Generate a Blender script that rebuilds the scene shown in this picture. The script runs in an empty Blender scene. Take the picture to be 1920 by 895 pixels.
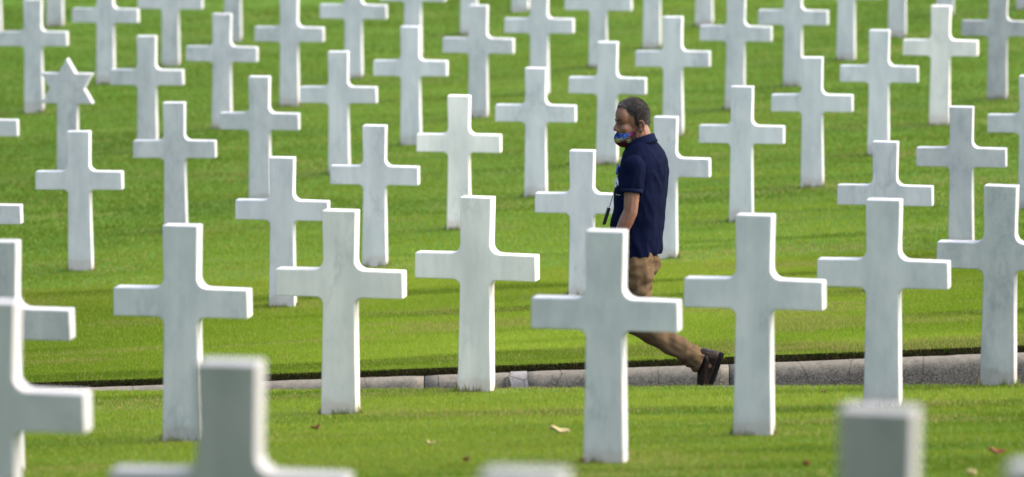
import bpy, bmesh, math, random
import numpy as np
from mathutils import Vector, Matrix, noise as mnoise
from mathutils.bvhtree import BVHTree

C = bpy.context.scene
COL = C.collection
R = math.radians
random.seed(7)
rng = np.random.default_rng(11)

# ------------------------------------------------------------------ camera, world, sun, exposure
F = 10667.0            # focal length in pixels of the 1920 wide photograph (200 mm)
PITCH = 0.11642
CAMZ = 4.5
cd = bpy.data.cameras.new('camera')
cam = bpy.data.objects.new('camera', cd); COL.objects.link(cam)
cd.sensor_width = 36.0; cd.lens = 200.0
cd.clip_start = 0.5; cd.clip_end = 3000
cam.location = (0, 0, CAMZ)
cam.rotation_euler = (math.pi / 2 - PITCH, 0, 0)
cd.dof.use_dof = True; cd.dof.focus_distance = 32.6; cd.dof.aperture_fstop = 2.9
cd.dof.aperture_blades = 0
C.camera = cam

SUN_ELEV, SUN_AZ = 40.0, 84.0       # azimuth clockwise from +Y (view direction), i.e. behind the graves, to the right
w = bpy.data.worlds.new('World'); C.world = w; w.use_nodes = True
nt = w.node_tree
bg = nt.nodes['Background']
sky = nt.nodes.new('ShaderNodeTexSky'); sky.sky_type = 'NISHITA'; sky.sun_disc = False
sky.sun_elevation = R(SUN_ELEV); sky.sun_rotation = R(SUN_AZ)
sky.air_density = 1.0; sky.dust_density = 5.0; sky.ozone_density = 1.0
nt.links.new(sky.outputs[0], bg.inputs[0]); bg.inputs[1].default_value = 0.14
sd = bpy.data.lights.new('sun', 'SUN'); sd.energy = 1.15; sd.angle = R(165); sd.color = (1, .905, .83)
sun = bpy.data.objects.new('sun', sd); COL.objects.link(sun)
sv = Vector((math.sin(R(SUN_AZ)) * math.cos(R(SUN_ELEV)), math.cos(R(SUN_AZ)) * math.cos(R(SUN_ELEV)), math.sin(R(SUN_ELEV))))
sun.rotation_euler = sv.to_track_quat('Z', 'Y').to_euler()
C.view_settings.view_transform = 'Standard'; C.view_settings.look = 'None'
C.view_settings.exposure = 1.72; C.view_settings.gamma = 1.0
C.cycles.max_bounces = 6; C.cycles.diffuse_bounces = 3
C.cycles.use_denoising = True

# ------------------------------------------------------------------ helpers
def tag(o, label=None, cat=None, group=None, kind=None):
    if label: o['label'] = label
    if cat: o['category'] = cat
    if group: o['group'] = group
    if kind: o['kind'] = kind
    return o

def link(name, me, mat=None, parent=None, smooth=False):
    o = bpy.data.objects.new(name, me); COL.objects.link(o)
    if mat is not None: me.materials.append(mat)
    if parent is not None: o.parent = parent
    if smooth:
        me.polygons.foreach_set('use_smooth', [True] * len(me.polygons))
    return o

def mesh_np(name, V, Fc):
    me = bpy.data.meshes.new(name)
    me.from_pydata([tuple(v) for v in V], [], [tuple(f) for f in Fc]); me.update()
    return me

def unproj(x, y, d):
    """photo pixel (1920 wide) at camera depth d -> world"""
    cx = (x - 960) / F * d; cy = -(y - 447.5) / F * d
    return np.array([cx, d * math.cos(PITCH) + cy * math.sin(PITCH), CAMZ - d * math.sin(PITCH) + cy * math.cos(PITCH)])

def z_near(x, y):
    return CAMZ - 1.90426 + 0.026478 * x - 0.078747 * y

def z_far(x, y):
    y = np.asarray(y, dtype=float)
    yy = np.minimum(y, 58.0) - 40
    z = CAMZ - 4.90352 + 0.047396 * np.clip(x, -30, 30) - 0.0053189 * yy + 0.00147993 * yy * yy
    sl = -0.0053189 + 2 * 0.00147993 * 18
    return z + np.maximum(y - 58.0, 0) * sl * np.where(y > 150, 0.6, 1)

def hit(x, y, hf, fn, d0, d1):
    """depth at which a point hf metres above the ground surface fn is seen at photo pixel x, y"""
    for _ in range(50):
        d = .5 * (d0 + d1); p = unproj(x, y, d)
        if p[2] - hf - float(fn(p[0], p[1])) > 0: d0 = d
        else: d1 = d
    return unproj(x, y, .5 * (d0 + d1))

# node helpers
def new_mat(name, rough=.6, spec=.3):
    m = bpy.data.materials.new(name); m.use_nodes = True
    b = m.node_tree.nodes['Principled BSDF']
    b.inputs['Roughness'].default_value = rough
    b.inputs['Specular IOR Level'].default_value = spec
    return m, m.node_tree, b

def N(t, typ, **kw):
    n = t.nodes.new(typ)
    for k, v in kw.items():
        if k in ('operation', 'blend_type', 'data_type', 'noise_dimensions', 'feature', 'attribute_name', 'interpolation_type', 'distance', 'object'):
            setattr(n, k, v)
        else: n.inputs[k].default_value = v
    return n

def ramp(t, src, stops):
    r = t.nodes.new('ShaderNodeValToRGB')
    e = r.color_ramp.elements
    while len(e) < len(stops): e.new(.5)
    for i, (p, c) in enumerate(stops):
        e[i].position = p; e[i].color = (*c, 1) if len(c) == 3 else c
    t.links.new(src, r.inputs[0]); return r

def mixc(t, fac, a, b, mode='MIX'):
    m = t.nodes.new('ShaderNodeMix'); m.data_type = 'RGBA'; m.blend_type = mode
    for inp, v in ((0, fac), (6, a), (7, b)):
        if isinstance(v, (int, float)): m.inputs[inp].default_value = v
        elif isinstance(v, tuple): m.inputs[inp].default_value = (*v, 1)
        else: t.links.new(v, m.inputs[inp])
    return m.outputs[2]

def noise_n(t, vec, scale, detail=4, rough=.55):
    n = t.nodes.new('ShaderNodeTexNoise'); n.inputs['Scale'].default_value = scale
    n.inputs['Detail'].default_value = detail; n.inputs['Roughness'].default_value = rough
    if vec is not None: t.links.new(vec, n.inputs['Vector'])
    return n.outputs[0]

def mapping(t, vec, scale=(1, 1, 1), rot=(0, 0, 0)):
    m = t.nodes.new('ShaderNodeMapping'); m.inputs['Scale'].default_value = scale; m.inputs['Rotation'].default_value = rot
    t.links.new(vec, m.inputs['Vector']); return m.outputs[0]

def bump(t, b, h, strength=.3, dist=.01):
    n = t.nodes.new('ShaderNodeBump'); n.inputs['Strength'].default_value = strength; n.inputs['Distance'].default_value = dist
    t.links.new(h, n.inputs['Height']); t.links.new(n.outputs[0], b.inputs['Normal'])

# ------------------------------------------------------------------ materials
def mat_marble():
    m, t, b = new_mat('white_marble', .62, .25)
    tc = t.nodes.new('ShaderNodeTexCoord'); oi = t.nodes.new('ShaderNodeObjectInfo')
    add = t.nodes.new('ShaderNodeVectorMath'); add.operation = 'ADD'
    mul = t.nodes.new('ShaderNodeVectorMath'); mul.operation = 'SCALE'
    cmb = t.nodes.new('ShaderNodeCombineXYZ')
    for i in range(3): t.links.new(oi.outputs['Random'], cmb.inputs[i])
    t.links.new(cmb.outputs[0], mul.inputs[0]); mul.inputs['Scale'].default_value = 37
    t.links.new(tc.outputs['Object'], add.inputs[0]); t.links.new(mul.outputs[0], add.inputs[1])
    v = add.outputs[0]
    sc = mapping(t, v, (1, 1, .45), (0, R(35), 0))
    n1 = noise_n(t, sc, 4.5, 6, .6)
    c = mixc(t, ramp(t, n1, [(.35, (.86, .87, .89)), (.65, (1.03, 1.03, 1.02))]).outputs[0], (1, 1, 1), (1, 1, 1))
    base = mixc(t, 1.0, oi.outputs['Color'], ramp(t, n1, [(.34, (.80, .82, .835)), (.60, (1, 1, 1))]).outputs[0], 'MULTIPLY')
    # thin grey veins
    wv = noise_n(t, sc, 3.2, 8, .62)
    ab = N(t, 'ShaderNodeMath', operation='SUBTRACT'); t.links.new(wv, ab.inputs[0]); ab.inputs[1].default_value = .5
    ab2 = N(t, 'ShaderNodeMath', operation='ABSOLUTE'); t.links.new(ab.outputs[0], ab2.inputs[0])
    vein = ramp(t, ab2.outputs[0], [(0, (.76, .78, .795)), (.03, (1, 1, 1))]).outputs[0]
    vm = ramp(t, noise_n(t, v, 2.1, 2), [(.48, (0, 0, 0)), (.62, (1, 1, 1))]).outputs[0]
    base = mixc(t, mixc(t, 1, vm, (.75, .75, .75), 'MULTIPLY'), base, mixc(t, 1, base, vein, 'MULTIPLY'))
    bl = ramp(t, noise_n(t, mapping(t, v, (1, 1, .6)), 11, 7, .68), [(.36, (.70, .73, .75)), (.5, (.95, .955, .96)), (.66, (1.08, 1.08, 1.07))]).outputs[0]
    base = mixc(t, oi.outputs['Alpha'], base, mixc(t, 1, base, bl, 'MULTIPLY'))
    # fine grain
    g = ramp(t, noise_n(t, v, 130, 3, .7), [(.3, (.95, .95, .95)), (.7, (1.0, 1.0, 1.0))]).outputs[0]
    base = mixc(t, 1, base, g, 'MULTIPLY')
    # weather streaks (vertical)
    st = ramp(t, noise_n(t, mapping(t, v, (9, 9, .8)), 1.6, 5, .6), [(.42, (.89, .90, .90)), (.6, (1, 1, 1))]).outputs[0]
    base = mixc(t, .7, base, mixc(t, 1, base, st, 'MULTIPLY'))
    # soil splash stain at the foot
    sep = t.nodes.new('ShaderNodeSeparateXYZ'); t.links.new(tc.outputs['Object'], sep.inputs[0])
    ad = N(t, 'ShaderNodeMath', operation='MULTIPLY_ADD'); t.links.new(noise_n(t, v, 14, 4, .65), ad.inputs[0]); ad.inputs[1].default_value = -.10
    t.links.new(sep.outputs[2], ad.inputs[2])
    f = ramp(t, ad.outputs[0], [(0.0, (.55, .55, .55)), (.012, (.2, .2, .2)), (.035, (0, 0, 0))]).outputs[0]
    base = mixc(t, f, base, mixc(t, 1, base, (.80, .71, .64), 'MULTIPLY'))
    # sparse dark lichen specks
    vo = t.nodes.new('ShaderNodeTexVoronoi'); vo.inputs['Scale'].default_value = 9; t.links.new(v, vo.inputs['Vector'])
    sp = ramp(t, vo.outputs['Distance'], [(.03, (1, 1, 1)), (.05, (0, 0, 0))]).outputs[0]
    sel = ramp(t, vo.outputs['Color'], [(.86, (0, 0, 0)), (.88, (.8, .8, .8))]).outputs[0]
    base = mixc(t, mixc(t, 1, sp, sel, 'MULTIPLY'), base, (.12, .12, .11))
    t.links.new(base, b.inputs['Base Color'])
    bump(t, b, noise_n(t, v, 90, 4, .6), .12, .004)
    return m
MARBLE = mat_marble()

def mat_grass():
    m, t, b = new_mat('grass_blades', .8, .04)
    at = t.nodes.new('ShaderNodeAttribute'); at.attribute_name = 'blade'
    t.links.new(at.outputs['Color'], b.inputs['Base Color'])
    tr = t.nodes.new('ShaderNodeBsdfTranslucent'); t.links.new(at.outputs['Color'], tr.inputs[0])
    ms = t.nodes.new('ShaderNodeMixShader'); ms.inputs[0].default_value = .35
    out = t.nodes['Material Output']
    t.links.new(b.outputs[0], ms.inputs[1]); t.links.new(tr.outputs[0], ms.inputs[2]); t.links.new(ms.outputs[0], out.inputs[0])
    return m
def mat_turf():
    m, t, b = new_mat('turf', .9, .1)
    g = t.nodes.new('ShaderNodeNewGeometry')
    p = g.outputs['Position']
    n = noise_n(t, mapping(t, p, (.5, 2.2, 1)), 1.0, 6, .65)
    c = ramp(t, n, [(.3, (.055, .13, .012)), (.55, (.09, .2, .018)), (.75, (.13, .19, .04))]).outputs[0]
    f = noise_n(t, p, 60, 4, .7)
    c = mixc(t, .7, c, mixc(t, 1, c, ramp(t, f, [(.3, (.35, .35, .3)), (.7, (1.2, 1.2, 1.1))]).outputs[0], 'MULTIPLY'))
    t.links.new(c, b.inputs['Base Color']); bump(t, b, f, .8, .03)
    return m
def mat_concrete():
    m, t, b = new_mat('kerb_concrete', .9, .15)
    tc = t.nodes.new('ShaderNodeTexCoord'); p = tc.outputs['Object']
    vo = t.nodes.new('ShaderNodeTexVoronoi'); vo.inputs['Scale'].default_value = 150; t.links.new(p, vo.inputs['Vector'])
    sep0 = t.nodes.new('ShaderNodeSeparateColor'); t.links.new(vo.outputs['Color'], sep0.inputs[0])
    agg = ramp(t, sep0.outputs[0], [(.0, (.05, .049, .045)), (.3, (.085, .083, .075)), (.65, (.115, .112, .102)), (.95, (.165, .16, .145))]).outputs[0]
    plain = ramp(t, noise_n(t, p, 30, 6, .7), [(.3, (.15, .143, .125)), (.7, (.25, .24, .21))]).outputs[0]
    # worn top: smoother cement, the face shows its aggregate
    at = t.nodes.new('ShaderNodeAttribute'); at.attribute_name = 'wear'
    ad = N(t, 'ShaderNodeMath', operation='MULTIPLY_ADD'); t.links.new(noise_n(t, p, 18, 3), ad.inputs[0]); ad.inputs[1].default_value = .9
    t.links.new(at.outputs['Fac'], ad.inputs[2])
    f = ramp(t, ad.outputs[0], [(.55, (0.25, 0.25, 0.25)), (1.2, (1, 1, 1))]).outputs[0]
    c = mixc(t, f, plain, agg)
    c = mixc(t, 1, c, ramp(t, noise_n(t, mapping(t, p, (1.2, 1.2, 3)), 1.7, 4, .6), [(.35, (.80, .78, .73)), (.65, (1.0, .97, .89))]).outputs[0], 'MULTIPLY')
    # cracks
    v2 = t.nodes.new('ShaderNodeTexVoronoi'); v2.feature = 'DISTANCE_TO_EDGE'; v2.inputs['Scale'].default_value = 2.6
    wob = t.nodes.new('ShaderNodeVectorMath'); wob.operation = 'ADD'
    nn = t.nodes.new('ShaderNodeTexNoise'); nn.inputs['Scale'].default_value = 14; t.links.new(p, nn.inputs['Vector'])
    scl = t.nodes.new('ShaderNodeVectorMath'); scl.operation = 'SCALE'; scl.inputs['Scale'].default_value = .035
    t.links.new(nn.outputs[1], scl.inputs[0]); t.links.new(p, wob.inputs[0]); t.links.new(scl.outputs[0], wob.inputs[1])
    t.links.new(mapping(t, wob.outputs[0], (1, .3, .45)), v2.inputs['Vector'])
    cr = ramp(t, v2.outputs['Distance'], [(.0, (.9, .9, .9)), (.009, (0, 0, 0))]).outputs[0]
    c = mixc(t, cr, c, (.035, .033, .03))
    t.links.new(c, b.inputs['Base Color'])
    bump(t, b, sep0.outputs[0], .5, .004)
    return m
def mat_asphalt():
    m, t, b = new_mat('asphalt', .9, .2)
    g = t.nodes.new('ShaderNodeNewGeometry'); p = g.outputs['Position']
    c = ramp(t, noise_n(t, p, 120, 4, .7), [(.3, (.03, .03, .03)), (.7, (.085, .083, .08))]).outputs[0]
    t.links.new(c, b.inputs['Base Color']); bump(t, b, noise_n(t, p, 150, 2), .6, .005)
    return m
def mat_soil():
    m, t, b = new_mat('cut_soil', .95, .05)
    g = t.nodes.new('ShaderNodeNewGeometry'); p = g.outputs['Position']
    c = ramp(t, noise_n(t, p, 45, 5, .75), [(.35, (.010, .008, .005)), (.58, (.040, .030, .017)), (.75, (.13, .10, .05))]).outputs[0]
    t.links.new(c, b.inputs['Base Color']); bump(t, b, noise_n(t, p, 50, 4), 1, .02)
    return m
GRASS, TURF, CONC, ASPH, SOIL = mat_grass(), mat_turf(), mat_concrete(), mat_asphalt(), mat_soil()

# ------------------------------------------------------------------ ground lines
def line_pts(pts, fn, hf, d0, d1):
    P = np.array([hit(x, y, hf, fn, d0, d1) for x, y in pts])
    return P
# crest of the near lawn, seen where it hides the road
lip_px = [(0, 731), (170, 729), (500, 726.5), (860, 723.5), (1280, 722.5), (1460, 721), (1640, 718), (1840, 714), (1920, 713)]
LIP = line_pts(lip_px, z_near, 0.02, 15, 60)
# back top edge of the far kerb
krb_px = [(0, 732), (170, 724.5), (500, 714.5), (860, 700), (1100, 692), (1280, 686), (1460, 676.5), (1690, 667), (1830, 663.5), (1920, 661)]
KRB = line_pts(krb_px, z_far, -0.035, 25, 60)
lipc = np.polyfit(LIP[:, 0], LIP[:, 1], 2); krbc = np.polyfit(KRB[:, 0], KRB[:, 1], 2)
def ext(c, x):
    x = np.asarray(x, dtype=float); xc = np.clip(x, -5, 5)
    sl = np.where(x > 5, 2 * c[0] * 5 + c[1], 2 * c[0] * -5 + c[1])
    return np.polyval(c, xc) + (x - xc) * sl
def y_lip(x): return ext(lipc, x)
def y_krb(x): return ext(krbc, x)          # back of the kerb = front edge of the far lawn

def vnoise(x, y, seed=0):
    """smooth value noise on arrays, about -1..1"""
    xi = np.floor(x).astype(np.int64); yi = np.floor(y).astype(np.int64); xf = x - xi; yf = y - yi
    def h(a, b):
        n = (a * 374761393 + b * 668265263 + seed * 974711) & 0x7fffffff
        n = ((n ^ (n >> 13)) * 1274126177) & 0x7fffffff
        return ((n ^ (n >> 16)) & 0xffff) / 32767.5 - 1
    u = xf * xf * (3 - 2 * xf); v = yf * yf * (3 - 2 * yf)
    return (h(xi, yi) * (1 - u) + h(xi + 1, yi) * u) * (1 - v) + (h(xi, yi + 1) * (1 - u) + h(xi + 1, yi + 1) * u) * v
def fbm(x, y, seed=0, o=4):
    s = 0; a = 1; t = 0
    for i in range(o):
        s = s + a * vnoise(x * 2 ** i, y * 2 ** i, seed + i * 7); t += a; a *= .55
    return s / t
def undul(x, y):
    return .012 * fbm(x * .45, y * 1.5, 3, 3) + .006 * fbm(x * 1.2, y * 3.4, 9, 2)

def grid_sheet(name, xs, yfun, us, zfun, mat):
    """xs: x positions, us: parameter list, yfun(x,u)->y"""
    V = []
    for u in us:
        y = yfun(xs, u); z = zfun(xs, y, u)
        V += list(zip(xs, y, z))
    n = len(xs); Fc = [(j * n + i, j * n + i + 1, (j + 1) * n + i + 1, (j + 1) * n + i) for j in range(len(us) - 1) for i in range(n - 1)]
    return tag(link(name, mesh_np(name, V, Fc), mat, smooth=True), kind='structure')

xs = np.concatenate([np.linspace(-400, -20, 14)[:-1], np.linspace(-20, -8, 9)[:-1], np.arange(-8, 8, .2), np.linspace(8, 20, 9), np.linspace(20, 400, 14)[1:]])
# near lawn: runs from behind the camera to the crest, then rolls down to the road edge
def yn(x, u): return np.where(u <= 1, -30 + (y_lip(x) + 30) * min(u, 1), y_lip(x) + (u - 1))
def zn(x, y, u):
    z = z_near(np.clip(x, -40, 40), y) + undul(x, y)
    if u > 1: z = z - (u - 1) ** 2 * 1.6
    return z
us = list(np.concatenate([np.linspace(0, .6, 14)[:-1], np.linspace(.6, 1, 130), 1 + np.linspace(0.02, .34, 12)]))
grid_sheet('lawn', xs, yn, us, zn, TURF)
# far lawn
ud = np.concatenate([np.arange(0, 24, .2), np.linspace(24, 60, 15), np.linspace(70, 900, 20)])
def yf(x, u): return y_krb(x) + u
def zf(x, y, u): return z_far(x, y) + undul(x, y) * min(1, u * 3)
grid_sheet('lawn', xs, yf, list(ud), zf, TURF)
# cut soil edge between the far lawn and the top of the kerb
def ys(x, u): return y_krb(x) + (u - .5) * .015
def zs(x, y, u): return z_far(x, y) + .004 - .075 * (1 - u)
KW = .16                                        # kerb width
def kz(x): return z_far(x, y_krb(x)) - .038      # kerb top
grid_sheet('soil_edge', xs, lambda x, u: y_krb(x) - .004 + u * .008 + .008 * vnoise(x * 9, x * 0, 5) * (u == 1), [0, .5, 1], zs, SOIL)
# road between the crest and the kerb foot
def yr(x, u):
    a = y_lip(x) + .10; b = y_krb(x) - KW - .002; return a + (b - a) * u
def zr(x, y, u):
    a = z_near(np.clip(x, -40, 40), y_lip(x)) - .04; b = kz(x) - .19; return a + (b - a) * u + .354 * u * (1 - u) ** 2 * np.clip(1 - (x - 1.3) / 1.2, 0, 1)      # slight crown
grid_sheet('road', xs, yr, list(np.linspace(0, 1, 12)), zr, ASPH)
def road_z(x, y):
    a = float(y_lip(x)) + .10; b = float(y_krb(x)) - KW - .002; return float(zr(np.array([x]), y, (y - a) / (b - a))[0])
# kerb: rounded section swept along the lawn edge, laid in sections with narrow joints
sec = [(0, -.10), (0, 0), (-.035, .004), (-.07, .003), (-.095, -.004), (-.115, -.016), (-.132, -.036), (-.142, -.065), (-.15, -.11), (-.158, -.19), (-.16, -.24)]
wear = [0, 0, 0, .02, .06, .14, .3, .5, .75, .9, .95]
jx_px = [-900, 795, 978, 1376, 2900]
jx = [-60] + [float(hit(x, 700, 0, z_far, 25, 60)[0]) for x in jx_px] + [60]
V = []; Fc = []; W = []
for k in range(len(jx) - 1):
    a, b = jx[k] + .003, jx[k + 1] - .003
    xx = np.linspace(a, b, max(3, int((b - a) / (.08 if b - a < 12 else .6))))
    base = len(V); m = len(sec)
    for i, x in enumerate(xx):
        e = 0.004 if i in (0, len(xx) - 1) else 0
        for (dy, dz), wv in zip(sec, wear):
            j = .0025 * float(vnoise(np.array([x * 13.]), np.array([dy * 90 + dz * 60]), 4)[0]) if dz > -.2 else 0
            V.append((x, float(y_krb(x)) - .004 + dy + j * 1.2, float(kz(x)) + dz + j - e)); W.append(wv)
    for i in range(len(xx) - 1):
        for j in range(m - 1):
            q = base + i * m + j; Fc.append((q, q + m, q + m + 1, q + 1))
    Fc.append(tuple(base + j for j in range(m))); Fc.append(tuple(base + (len(xx) - 1) * m + j for j in range(m))[::-1])
kme = mesh_np('kerb', V, Fc)
at = kme.attributes.new('wear', 'FLOAT', 'POINT'); at.data.foreach_set('value', W)
kerb = tag(link('kerb', kme, CONC, smooth=True), kind='structure')
# paler mortar repair over one joint
mm, t, b = new_mat('mortar', .9, .1)
tc = t.nodes.new('ShaderNodeTexCoord')
cc = ramp(t, noise_n(t, tc.outputs['Object'], 40, 5, .7), [(.3, (.15, .147, .14)), (.7, (.27, .265, .255))]).outputs[0]
v2 = t.nodes.new('ShaderNodeTexVoronoi'); v2.feature = 'DISTANCE_TO_EDGE'; v2.inputs['Scale'].default_value = 7
t.links.new(tc.outputs['Object'], v2.inputs['Vector'])
cc = mixc(t, ramp(t, v2.outputs['Distance'], [(0, (1, 1, 1)), (.03, (0, 0, 0))]).outputs[0], cc, (.06, .055, .05))
t.links.new(cc, b.inputs['Base Color'])
x0 = jx[3]
V = []; Fc = []
nx = 13
for i in range(nx):
    u = i / (nx - 1)
    for j, (dy, dz) in enumerate(sec[1:9]):
        wob = .014 * float(vnoise(np.array([j * 1.7]), np.array([u * 2]), 8)[0])
        x = x0 - .075 + .11 * u + wob + (.018 * j / 8)
        V.append((x, float(y_krb(x)) - .004 + dy - .0045, float(kz(x)) + dz + .004))
for i in range(nx - 1):
    for j in range(7):
        q = i * 8 + j; Fc.append((q, q + 8, q + 9, q + 1))
link('mortar_joint', mesh_np('mortar', V, Fc), mm, kerb, True)

# ------------------------------------------------------------------ grave markers
H = 1.0; TH = .112
def arc(cx, cz, r, a0, a1, n=6):
    return [(cx + r * math.cos(R(a0 + (a1 - a0) * i / n)), cz + r * math.sin(R(a0 + (a1 - a0) * i / n))) for i in range(n + 1)]
def extrude_outline(name, pts, th=TH, bev=.006):
    bm = bmesh.new()
    vs = [bm.verts.new((x, -th / 2, z)) for x, z in pts]
    f = bm.faces.new(vs)
    r = bmesh.ops.extrude_face_region(bm, geom=[f])
    nv = [g for g in r['geom'] if isinstance(g, bmesh.types.BMVert)]
    bmesh.ops.translate(bm, verts=nv, vec=(0, th, 0))
    bm.normal_update()
    bmesh.ops.recalc_face_normals(bm, faces=bm.faces)
    ed = [e for e in bm.edges if abs(e.verts[0].co.y - e.verts[1].co.y) < 1e-6 and e.calc_face_angle(0) > 1]
    sharp = [e for e in bm.edges if abs(e.verts[0].co.y - e.verts[1].co.y) > 1e-3 and e.calc_face_angle(0) > .8]
    bmesh.ops.bevel(bm, geom=ed + sharp, offset=bev, segments=2, profile=.6, affect='EDGES', clamp_overlap=True)
    me = bpy.data.meshes.new(name); bm.to_mesh(me); bm.free()
    try: me.set_sharp_from_angle(angle=R(38))
    except Exception: pass
    me.polygons.foreach_set('use_smooth', [.04 < abs(p_.normal.y) < .985 for p_ in me.polygons])
    me.materials.append(MARBLE)
    return me
AT, AB, SP = .708, .572, .3175
right = [(.0835, 1.0)] + [(.0795, .80)] + arc(.079 + .050, AT + .050, .050, 180, 270) + [(SP, AT - .002), (SP + .002, AB + .002)] + arc(.079 + .036, AB - .034, .036, 90, 180) + [(.0825, .30), (.088, 0), (.09, -.22)]
pts = right + [(-x, z) for x, z in right[::-1]]
CROSS = extrude_outline('latin_cross', pts)
# six pointed star on a tapered shaft
cz, Rr = .748, .252; ri = Rr / math.sqrt(3)
star = []
for k in range(12):
    a = 90 - 30 * k; rr = Rr if k % 2 == 0 else ri
    star.append((rr * math.cos(R(a)), cz + rr * math.sin(R(a))))
# star[0] apex ... go clockwise; replace bottom apex (k=6) by the shaft
zb = cz - Rr / 2
outl = star[0:5] + [(.083, zb), (.088, 0), (.09, -.22), (-.09, -.22), (-.088, 0), (-.083, zb)] + star[8:12]
STAR = extrude_outline('star_marker', outl)

# (x of shaft, kind of reference, pixel y of it, top y or None, tint, label)    reference: 'b' base, 't' top, 'a' top edge of arms
W0 = (.625, .62, .632)
NEAR = [  # lowest tints, on the closest stones, mix painted tree shade with weathering
 (1136, 'b', 863, 437, .90, "marble cross in front of the walking man, hiding his front leg"),
 (1415, 'b', 809, 407, .92, "near lawn cross immediately right of the man's trailing boot"),
 (1657, 'b', 755, 378, .87, "near lawn cross, second to the right of the man's boot, above the blurred block"),
 (1874, 'b', 715, 351, .73, "blotchy grey near lawn cross by the right edge, foot level with the kerb"),
 (893, 'b', 728, 373, 1.16, "white near lawn cross just left of the pale mortar patch in the kerb"),
 (638, 'b', 770, 398, 1.08, "white near lawn cross beside the brown leaf, right of the big blurred dark cross"),
 (343, 'b', 820, 426, .91, "near lawn cross rising just behind and left of the big blurred dark cross"),
 (3, 'b', 880, 456, .72, "cross cut by the left edge, arm just above the most blurred left arm"),
 (-18, 't2', 571, None, .72, "very blurred cross at the left edge with a pale smear on its arm"),
 (430, 't2', 686, None, .58, "large dark blurred cross whose arms are cut by the lower photo edge"),
 (1646, 't2', 776, None, .56, 'blurred dark cross top rising at the bottom right like a grey block'),
 (990, 't', 893, None, .66, "most blurred cross, only its pale top showing at the bottom middle"),
 (1976, 't', 880, None, .60, "blurred cross showing only one corner at the lower right corner of the photo"),
]
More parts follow.
